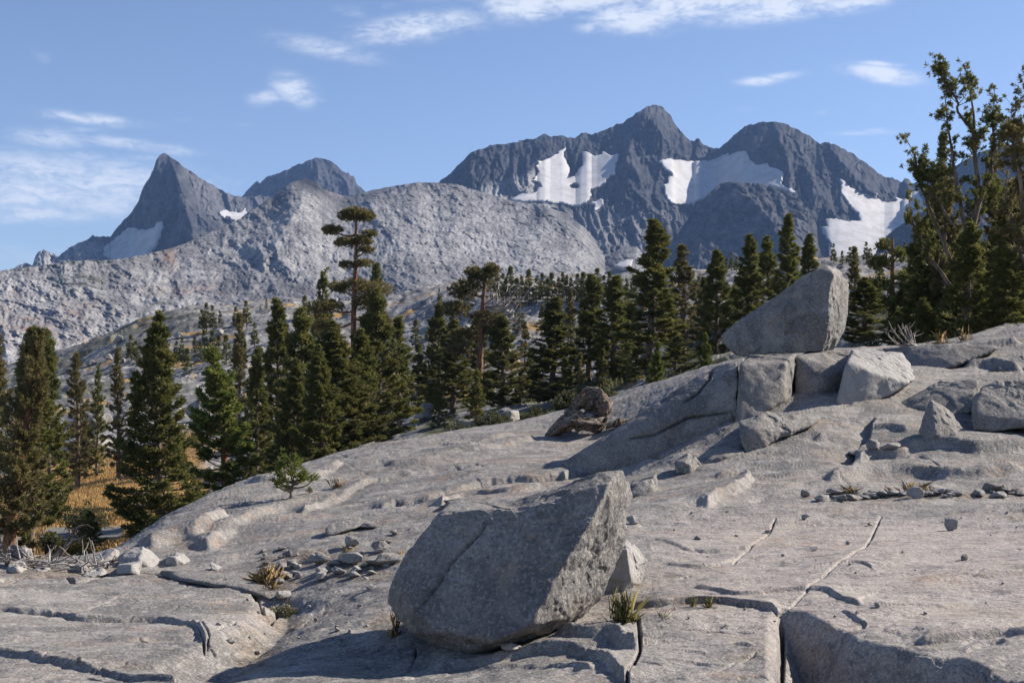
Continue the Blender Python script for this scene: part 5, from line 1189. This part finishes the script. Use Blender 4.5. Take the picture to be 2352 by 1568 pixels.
o = empty('whitebark_pine', p); WB[0].wood('trunk', BARK, o); WB[1].leaf('crown', PINE_OLIVE, o); tag(o, 'open pine half cut off by the right edge of the photo', 'tree')
# half dead snag with a red trunk
d = 62.0; p = ground_at(2046, d); m1 = d / F
limbs = [(hh(620), -.5, .3, .5, .3, 110), (hh(600), .3, .3, .35, .25, 60), (hh(650), .6, .2, .6, .3, 130), (hh(665), -.6, .1, .6, .35, 150), (hh(690), .7, .1, .6, .35, 140), (hh(700), -.5, .0, .6, .3, 130), (hh(720), .5, -.1, .6, .35, 120), (hh(580), -.35, .3, .3, .25, 50)]
SNAG = Kind(layered(73, hh(545), limbs, .17), hh(545), 1, PINE, BARK_RED)
SNAG.place(p, hh(545), 1, 'thin half dead pine with bare red trunk, right of the perched boulder', rz=0)
# ------------------------------------------------------------------ dead wood, grasses, shrubs and scattered rocks
def wood_material():
    m, t, b = new_mat('driftwood', 0.85, 0.15)
    co = t.n('ShaderNodeTexCoord').outputs['Object']
    n = t.noise(t.mapping(co, (3, 14, 14)), 1.6, 6, .7, 1.2); n2 = t.noise(co, 3.0, 4, .6)
    c = t.mix(t.rng(n, .38, .62), (0.035, 0.026, 0.02), (0.33, 0.275, 0.225)); c = t.mix(t.rng(n2, .5, .66, 0, .7), c, (0.19, 0.105, 0.06)); c = t.mix(t.rng(n2, .42, .3, 0, .7), c, (0.40, 0.37, 0.34))
    t.put(b.inputs['Base Color'], c); t.put(b.inputs['Normal'], t.bump(n, .03, 1.0))
    return m


WOOD = wood_material()


def knotty(P, R, k=30, m=70, amp=.25, seed=0.0, flat=1.0):
    """a gnarled length of wood: grained, lumpy tube through the control points"""
    P = np.asarray(P, float); u = np.linspace(0, 1, len(P)); q = np.linspace(0, 1, m)
    for _ in range(2): u, P, R = (lambda U: (U, np.column_stack([np.interp(U, u, P[:, i]) for i in range(3)]), np.interp(U, u, R)))(np.linspace(0, 1, 3 * len(P))); P[1:-1] = .25 * P[:-2] + .5 * P[1:-1] + .25 * P[2:]; u = np.linspace(0, 1, len(P))
    C = np.column_stack([np.interp(q, u, P[:, i]) for i in range(3)]); r = np.interp(q, u, R)
    W = Parts(); W.tube(C, r, k); V = W.v[0].reshape(m, k, 3); th = np.arange(k) * 2 * math.pi / k
    qq, tt = np.meshgrid(q * 6 + seed, th, indexing='ij'); a = 1 + amp * 1.5 * fbm(np.cos(tt) * 1.6 + seed, np.sin(tt) * 1.6, qq * .35, oct=5, gain=.62) - .5 * amp * np.abs(fbm(np.cos(tt) * 3.5 + seed, np.sin(tt) * 3.5, qq * .25, oct=3, gain=.6))
    V = C[:, None] + (V - C[:, None]) * a[..., None]
    cap = np.array([C[0], C[-1]]); n = m * k; i = np.arange(k)
    F4 = W.f[0]; tri = np.concatenate([np.stack([np.full(k, n), (i + 1) % k, i], 1), np.stack([np.full(k, n + 1), (m - 1) * k + i, (m - 1) * k + (i + 1) % k], 1)])
    return np.concatenate([V.reshape(-1, 3), cap]), F4, tri


def join(pieces):
    V, A, B, n = [], [], [], 0
    for v, f4, f3 in pieces: V.append(v); A.append(f4 + n); B.append(f3 + n); n += len(v)
    return np.concatenate(V), [np.concatenate(A), np.concatenate(B)]


ds = float(slab_hit(1322, 1000)[1])
def w3(px, py, dd=0.0): return at(px, py, ds + dd)
pieces = [knotty([w3(1254, 1003, .1), w3(1280, 985, .05), w3(1315, 962, 0), w3(1340, 968, -.05), w3(1368, 972, 0), w3(1390, 962, .1)], [.04, .13, .17, .17, .15, .07], amp=.42, seed=1),
          knotty([w3(1300, 972, .05), w3(1308, 948, .1), w3(1322, 930, .15), w3(1334, 912, .2)], [.10, .09, .07, .03], amp=.5, seed=2),
          knotty([w3(1318, 948, .15), w3(1330, 922, .2), w3(1350, 909, .25), w3(1372, 912, .25), w3(1384, 930, .2), w3(1386, 950, .15), w3(1376, 968, .1)], [.06, .14, .18, .18, .16, .13, .06], amp=.42, seed=3),
          knotty([w3(1340, 930, .3), w3(1358, 930, .35), w3(1366, 948, .3), w3(1356, 962, .2)], [.10, .16, .15, .08], amp=.4, seed=4),
          knotty([w3(1260, 996, .2), w3(1290, 970, .25), w3(1312, 945, .3)], [.03, .07, .05], amp=.6, seed=5), knotty([w3(1384, 966, 0), w3(1394, 960, -.05), w3(1400, 952, 0)], [.05, .03, .01], amp=.4, seed=6)]
V, Fs = join(pieces); b0 = V[V[:, 2].argmin()].copy(); o = build('driftwood_stump', V - b0, Fs, WOOD); o.location = b0
tag(o, 'gnarled brown driftwood stump with a curled knot lying on the slab', 'stump')
pieces = [knotty([at(1392, 984, ds - .3), at(1405, 972, ds - .25), at(1425, 970, ds - .2), at(1444, 962, ds - .1)], [.02, .06, .05, .01], amp=.6, seed=8), knotty([at(1412, 980, ds - .3), at(1420, 966, ds - .25), at(1428, 976, ds - .25)], [.03, .05, .02], amp=.6, seed=9)]
V, Fs = join(pieces); b0 = V[V[:, 2].argmin()].copy(); o = build('driftwood', V - b0, Fs, WOOD); o.location = b0; tag(o, 'small broken chunk of driftwood right of the stump', 'driftwood')

# bleached branches at the left edge
dl = 15.6; g = np.random.default_rng(21); W = Parts()
for k in range(130):
    x = g.uniform(-10, 255); y = 1304 - g.random() * 34 * (1 - x / 420) + x * .02; a = g.uniform(-.7, .7) + (3.14 if g.random() < .5 else 0); L_ = g.uniform(.15, .6); p0 = at(x, y, dl + g.uniform(-.5, .6)); n = 7; pts = [p0]; dv = np.array([math.cos(a), g.normal() * .5, math.sin(a) * .5])
    for i in range(n - 1): dv = dv + g.normal(size=3) * .35; dv /= np.linalg.norm(dv); pts.append(pts[-1] + dv * L_ / n)
    W.tube(np.array(pts), np.linspace(g.uniform(.008, .02), .004, n), 5)
o = W.wood('dead_branches', BARK_PALE, None); o.name = 'branch_heap'; tag(o, 'tangle of bleached dead branches at the left edge behind the lower slab', 'branches')
V, f4, f3 = knotty([at(22, 1290, dl + .2), at(36, 1272, dl + .3), at(52, 1268, dl + .2), at(70, 1284, dl)], [.07, .09, .09, .05], amp=.35, seed=12); o = build('log_end', V, [f4, f3], BARK_PALE); tag(o, 'white weathered log end poking out of the dead branches', 'log')
W = Parts(); dk = 30.0; P0 = [at(92, 1305, dk), at(130, 1282, dk), at(152, 1255, dk), at(163, 1228, dk), at(180, 1210, dk), at(200, 1204, dk)]; W.tube(np.array(P0), [.07, .06, .05, .04, .025, .01], 6)
for a, b_ in ((2, (190, 1236)), (3, (178, 1232)), (3, (150, 1215)), (4, (215, 1213)), (1, (160, 1278))): W.tube(np.array([P0[a], .5 * (P0[a] + at(*b_, dk)) + [0, .1, .05], at(*b_, dk)]), [.03, .02, .006], 4)
tag(W.wood('dead_branch', BARK, None), 'dark crooked dead branch rising from the brush behind the rock heap', 'branch')
W = Parts(); P = Parts(); dk = float(slab_hit(2108, 799)[1]); g = np.random.default_rng(5); C = []
for e in ((2032, 762), (2046, 752), (2062, 745), (2072, 742), (2082, 748), (2090, 756), (2040, 772), (2056, 765), (2098, 764)):
    a, z = at(2110, 799, dk), at(e[0], e[1], dk + g.uniform(-.2, .3)); m1 = a + (z - a) * .5 + np.array([0, 0, -.12]); W.tube(np.array([a, .5 * (a + m1), m1, .5 * (m1 + z) - [0, 0, .03], z]), [.03, .026, .02, .014, .006], 4); C.append(z)
    for i in range(4): q = m1 + (z - m1) * g.random(); W.tube(np.array([q, q + [g.normal() * .12, g.normal() * .1, g.uniform(.04, .2)]]), [.008, .004], 3)
W.wood('dead_shrub', BARK_PALE, None)['label'] = 'white leafless branching shrub at the crest right of the perched boulder'; bpy.data.objects['dead_shrub']['category'] = 'shrub'


def grass_material(name, a, b_):
    m, t, b = new_mat(name, 0.7, 0.2); isl = t.n('ShaderNodeNewGeometry').outputs['Random Per Island']; t.put(b.inputs['Base Color'], t.mix(isl, a, b_))
    return m


STRAW, GREEN_G, SAGE = grass_material('dry_grass', (0.24, 0.16, 0.075), (0.42, 0.31, 0.16)), grass_material('green_grass', (0.09, 0.095, 0.03), (0.26, 0.23, 0.10)), grass_material('cushion_leaves', (0.20, 0.19, 0.12), (0.36, 0.34, 0.23))
MEADOW = grass_material('meadow_grass', (0.29, 0.175, 0.062), (0.50, 0.325, 0.13))


def blades(C, H_, lean, wd, g):
    n = len(C); a = g.uniform(0, 6.28, n); s = np.column_stack([np.cos(a), np.sin(a), 0 * a]); ln = lean * (H_ * g.normal(size=n))[:, None] * np.column_stack([np.cos(a + 1.2), np.sin(a + 1.2), 0 * a]) if lean else 0
    up = np.column_stack([0 * a, 0 * a, H_]) if np.ndim(H_) else np.array([0, 0, H_]); w_ = wd * s
    V = np.stack([C - w_, C + w_, C + up * .6 + ln * .45 + w_ * .7, C + up + ln], 1).reshape(-1, 3)
    return V, np.arange(n * 4).reshape(-1, 4)


def tuft(px, py, wpx, hpx, mat, label, n=110, group=None, d=None):
    n = int(n * 1.5)
    P = slab_hit(px, py) if d is None else at(px, py, d); dd = P[1]; g = np.random.default_rng(int(px * 7 + py)); R = wpx / 2 / F * dd; H_ = hpx / F * dd
    C = np.column_stack([g.normal(size=n) * R * .33, g.normal(size=n) * R * .33, np.zeros(n) - .01]); hh_ = H_ * (.18 + .9 * g.random(n) ** 2.6)
    a = g.uniform(0, 6.28, n); out = np.column_stack([np.cos(a), np.sin(a), 0 * a]) * (R * np.abs(g.normal(size=n)) * .5)[:, None]
    s = np.column_stack([-np.sin(a), np.cos(a), 0 * a]) * (.00004 * dd + .0001)
    mid = C + out * .4 + np.column_stack([0 * a, 0 * a, hh_ * .65]); tip = C + out + np.column_stack([0 * a, 0 * a, hh_])
    V = np.stack([C - s, C + s, mid + s * .8, tip, mid - s * .8], 1).reshape(-1, 3)
    o = build('grass_tuft', V, [np.arange(n * 5).reshape(-1, 5)], mat, smooth=False); o.location = P; return tag(o, label, 'grass tuft', group)


for a in [(1432, 1428, 70, 84, GREEN_G, 'large green grass clump at the right foot of the big boulder', 190), (1592, 1396, 22, 36, GREEN_G, 'left of two small green tufts in the crack right of the big boulder', 60), (1626, 1395, 28, 38, GREEN_G, 'right of two small green tufts in the crack right of the big boulder', 70),
          (1520, 1418, 34, 24, GREEN_G, 'low green tuft between the large grass clump and the two small tufts', 40), (905, 1462, 50, 70, STRAW, 'thin dry grass at the lower left flank of the big boulder', 60), (612, 1340, 74, 52, STRAW, 'round clump of dry grass behind the lower left slab', 170), (630, 1352, 44, 30, STRAW, 'dry grass spilling over the lip of the lower left slab', 70),
          (774, 1120, 34, 32, STRAW, 'dry grass tuft on the smooth dome near the crest', 80), (918, 1284, 36, 26, STRAW, 'dry grass tuft against the left side of the big boulder', 70), (717, 1284, 26, 24, STRAW, 'small dry tuft at the top of the rubble patch', 40), (1950, 1134, 52, 24, STRAW, 'rusty dry grass at the left of the rubble row', 90), (2044, 1134, 34, 24, STRAW, 'small rusty dry grass in the middle of the rubble row', 60),
          (2100, 1132, 66, 32, STRAW, 'broad rusty dry grass behind the tallest stone of the rubble row', 110), (2135, 1130, 34, 22, STRAW, 'rusty dry grass right of the tallest stone of the rubble row', 50), (795, 1268, 30, 18, STRAW, 'dry tuft beside the knobbed stone in the rubble patch', 40), (663, 1390, 24, 26, STRAW, 'few dry stalks by the grey cushion plant', 26), (2160, 790, 60, 34, STRAW, 'sparse dry grass at the crest under the tall pines', 50), (2215, 783, 40, 40, STRAW, 'tall sparse dry grass beside the sloping slab at the crest', 40), (440, 1330, 50, 14, STRAW, 'short dry grass along the back of the lower left slab', 60)]:
    tuft(*a[:6], n=a[6])
# cushion plant and saplings
P = slab_hit(650, 1414); g = np.random.default_rng(2); n = 900; q = g.normal(size=(n, 3)); q /= np.linalg.norm(q, axis=1)[:, None]; q[:, 2] = np.abs(q[:, 2]); C = q * np.array([.155, .12, .085]) * (1 + .15 * np.sin(q[:, :1] * 9)) * g.uniform(.75, 1, (n, 1))
T = Parts(); T.tufts(C, q, .026, .007, 5, .6, g); o = T.leaf('cushion_plant', SAGE, None); o.location = P; tag(o, 'pale grey green cushion plant beside the lower left slab', 'plant')
for (x, y, top, w_, lab) in ((668, 1144, 1048, 74, 'small pine sapling growing on the smooth dome of the slab'), (712, 1134, 1118, 12, 'tiny seedling right of the small pine sapling')):
    P = slab_hit(x, y); SAPLING.place(P, (y - top) / F * P[1], w_ / 2 / F * P[1], lab, name='pine_sapling', cat='sapling')

LEAF_G = foliage_material('willow_leaves', (0.060, 0.070, 0.030), (0.120, 0.125, 0.058), (0.15, 0.14, 0.06)); LEAF_Y = foliage_material('autumn_willow_leaves', (0.14, 0.12, 0.025), (0.30, 0.21, 0.04), (0.13, 0.13, 0.04))


def shrub(px, py, wpx, hpx, d, mat, label, n=1500, group=None):
    p = ground_at(px, d); R, H_ = wpx / 2 / F * d, hpx / F * d; g = np.random.default_rng(int(px * 3 + py)); W = Parts(); C, D = [], []
    for k in range(26):
        a = g.uniform(0, 6.28); r = R * g.uniform(.1, .9); e = np.array([r * math.cos(a), r * math.sin(a), H_ * g.uniform(.55, 1.0) * (1 - .45 * (r / R) ** 2)]); W.tube(np.array([[e[0] * .15, e[1] * .15, -.1], e * .55 + [0, 0, .12 * H_], e]), [.025, .018, .006], 4)
        m = n // 26; t_ = g.uniform(.4, 1.05, (m, 1)); c = e * t_ + g.normal(size=(m, 3)) * R * .13; C.append(c); dv = g.normal(size=(m, 3)) + [0, 0, .8]; D.append(dv / np.linalg.norm(dv, axis=1)[:, None])
    P = Parts(); P.tufts(np.concatenate(C), np.concatenate(D), .11 * max(1, d / 70), .032 * max(1, d / 70), 4, .7, g)
    P.bv[0][:, 2] = np.maximum(P.bv[0][:, 2], .0)
    e = empty('shrub', p); W.wood('stem', BARK, e); P.leaf('foliage', mat, e); return tag(e, label, 'shrub', group)


for a in [(190, 1188, 130, 80, 78, LEAF_G, 'broad grey green willow beside the golden meadow'), (168, 1258, 118, 50, 60, LEAF_Y, 'yellow autumn willow below the dry stream bed'), (120, 1240, 60, 50, 64, LEAF_G, 'green willow left of the yellow autumn willow'), (60, 1280, 170, 60, 46, LEAF_G, 'dark green brush under the crooked old pine'), (200, 1290, 100, 40, 44, LEAF_G, 'low green brush behind the rock heap'),
          (132, 1106, 46, 32, 108, LEAF_G, 'small dark bush alone in the golden meadow'), (610, 1090, 90, 50, 62, LEAF_G, 'bush at the foot of the bright young pine'), (965, 1005, 110, 42, 58, LEAF_G, 'pale green brush behind the crest left of the middle pines'), (1060, 985, 110, 60, 62, LEAF_G, 'green brush in the hollow under the leaning trunk'), (1140, 975, 110, 70, 60, LEAF_G, 'leafy brush right of the leaning trunk base'),
          (1225, 950, 90, 60, 62, LEAF_G, 'brush behind the crest left of the driftwood stump'), (1300, 920, 80, 50, 66, LEAF_G, 'brush behind the driftwood stump'), (1400, 890, 90, 50, 62, LEAF_G, 'dark brush behind the crest right of the driftwood stump'), (1560, 850, 100, 60, 56, LEAF_G, 'brush behind the crest under the olive pine'), (1630, 820, 60, 60, 54, LEAF_G, 'brush at the left tip of the perched boulder'), (820, 1040, 150, 40, 52, LEAF_G, 'brush under the big centre clump of pines'), (2010, 790, 130, 60, 46, LEAF_G, 'bush behind the crest right of the perched boulder'), (2120, 780, 110, 50, 42, LEAF_G, 'bush under the tall open pine'), (470, 1150, 90, 60, 66, LEAF_G, 'bush between the broad pine and the bright young pine')]:
    shrub(*a)

# boulders lying about on the hillside
def hill(px, py, w_, h_, label, group=None, k=None):
    p = valley_hit(px, py, 60, 420)
    if p is not None:
        o = stone(px, py, w_, h_, label, group, 'boulder', valley_z, k, p); o['category'] = 'boulder'
for a in [(1015, 938, 16, 30, 'white upright stone in the hollow left of the leaning trunk'), (978, 968, 70, 36, 'big shaded boulder in the hollow behind the crest'), (190, 1050, 120, 46, 'long low boulder above the golden meadow'), (225, 985, 60, 34, 'bright boulder behind the little pine above the meadow'), (160, 985, 40, 22, 'grey boulder left of the bright boulder above the meadow'), (455, 965, 90, 54, 'large shaded boulder between the broad pine and the bright young pine'), (1170, 975, 60, 30, 'pale boulder behind the dense pine right of the leaning trunk'), (1075, 1000, 80, 34, 'pale slab like boulder behind the crest in the middle'), (1925, 770, 40, 20, 'pale boulder peeping out right of the perched boulder'), (1325, 770, 24, 30, 'white boulder on the slope between two middle pines')]:
    hill(*a)
r = np.random.default_rng(8)
for k in range(120):
    x = r.uniform(150, 2060); y = r.uniform(735, 960) if x < 700 else r.uniform(690, 900) if x < 1480 else r.uniform(615, 760); w_ = r.uniform(7, 26)
    hill(x, y, w_, w_ * r.uniform(.4, .75), 'pale boulder strewn on the rocky hillside among the pines', 'boulders strewn on the hillside')
# golden meadow grass
g = np.random.default_rng(3); n = 60000; pxs = g.uniform(30, 480, n); dm = g.uniform(66, 156, n); ok = (meadow_mask(pxs, dm) > .4) & (g.random(n) < .9) & ~((np.abs(pxs - 190 - (dm - 80) * 2) < 95) & (np.abs(dm - 80) < 7))
pxs, dm = pxs[ok], dm[ok]; xs = (pxs - CX) / F * dm; C = np.column_stack([xs, dm, valley_z(xs, dm) - .02]); V, f = blades(C, g.uniform(.12, .34, len(C)), .35, .02, g)
tag(build('meadow_grass', V, [f], MEADOW, smooth=False), 'golden dry grass of the meadow below the slab', 'grass', kind='stuff')
# ------------------------------------------------------------------ air between here and the peaks
hz = bpy.data.materials.new("air"); hz.use_nodes = True
h = NT(hz.node_tree); h.t.nodes.clear()
pv = h.n('ShaderNodeVolumePrincipled'); pv.inputs['Density'].default_value = HAZE
pv.inputs['Color'].default_value = (0.30, 0.52, 1.0, 1); pv.inputs['Anisotropy'].default_value = 0.2
h.put(h.n('ShaderNodeOutputMaterial').inputs['Volume'], pv.outputs[0])
x0, x1, y0, y1, z0, z1 = -4100, 4100, -70, 7100, -56, 1010
bv = np.array([(x, y, z) for x in (x0, x1) for y in (y0, y1) for z in (z0, z1)], float)
bf = np.array([(0, 1, 3, 2), (4, 6, 7, 5), (0, 4, 5, 1), (2, 3, 7, 6), (0, 2, 6, 4), (1, 5, 7, 3)])
tag(build('haze', bv, [bf], hz, smooth=False), 'thin blue haze in front of the far mountains', kind='stuff')
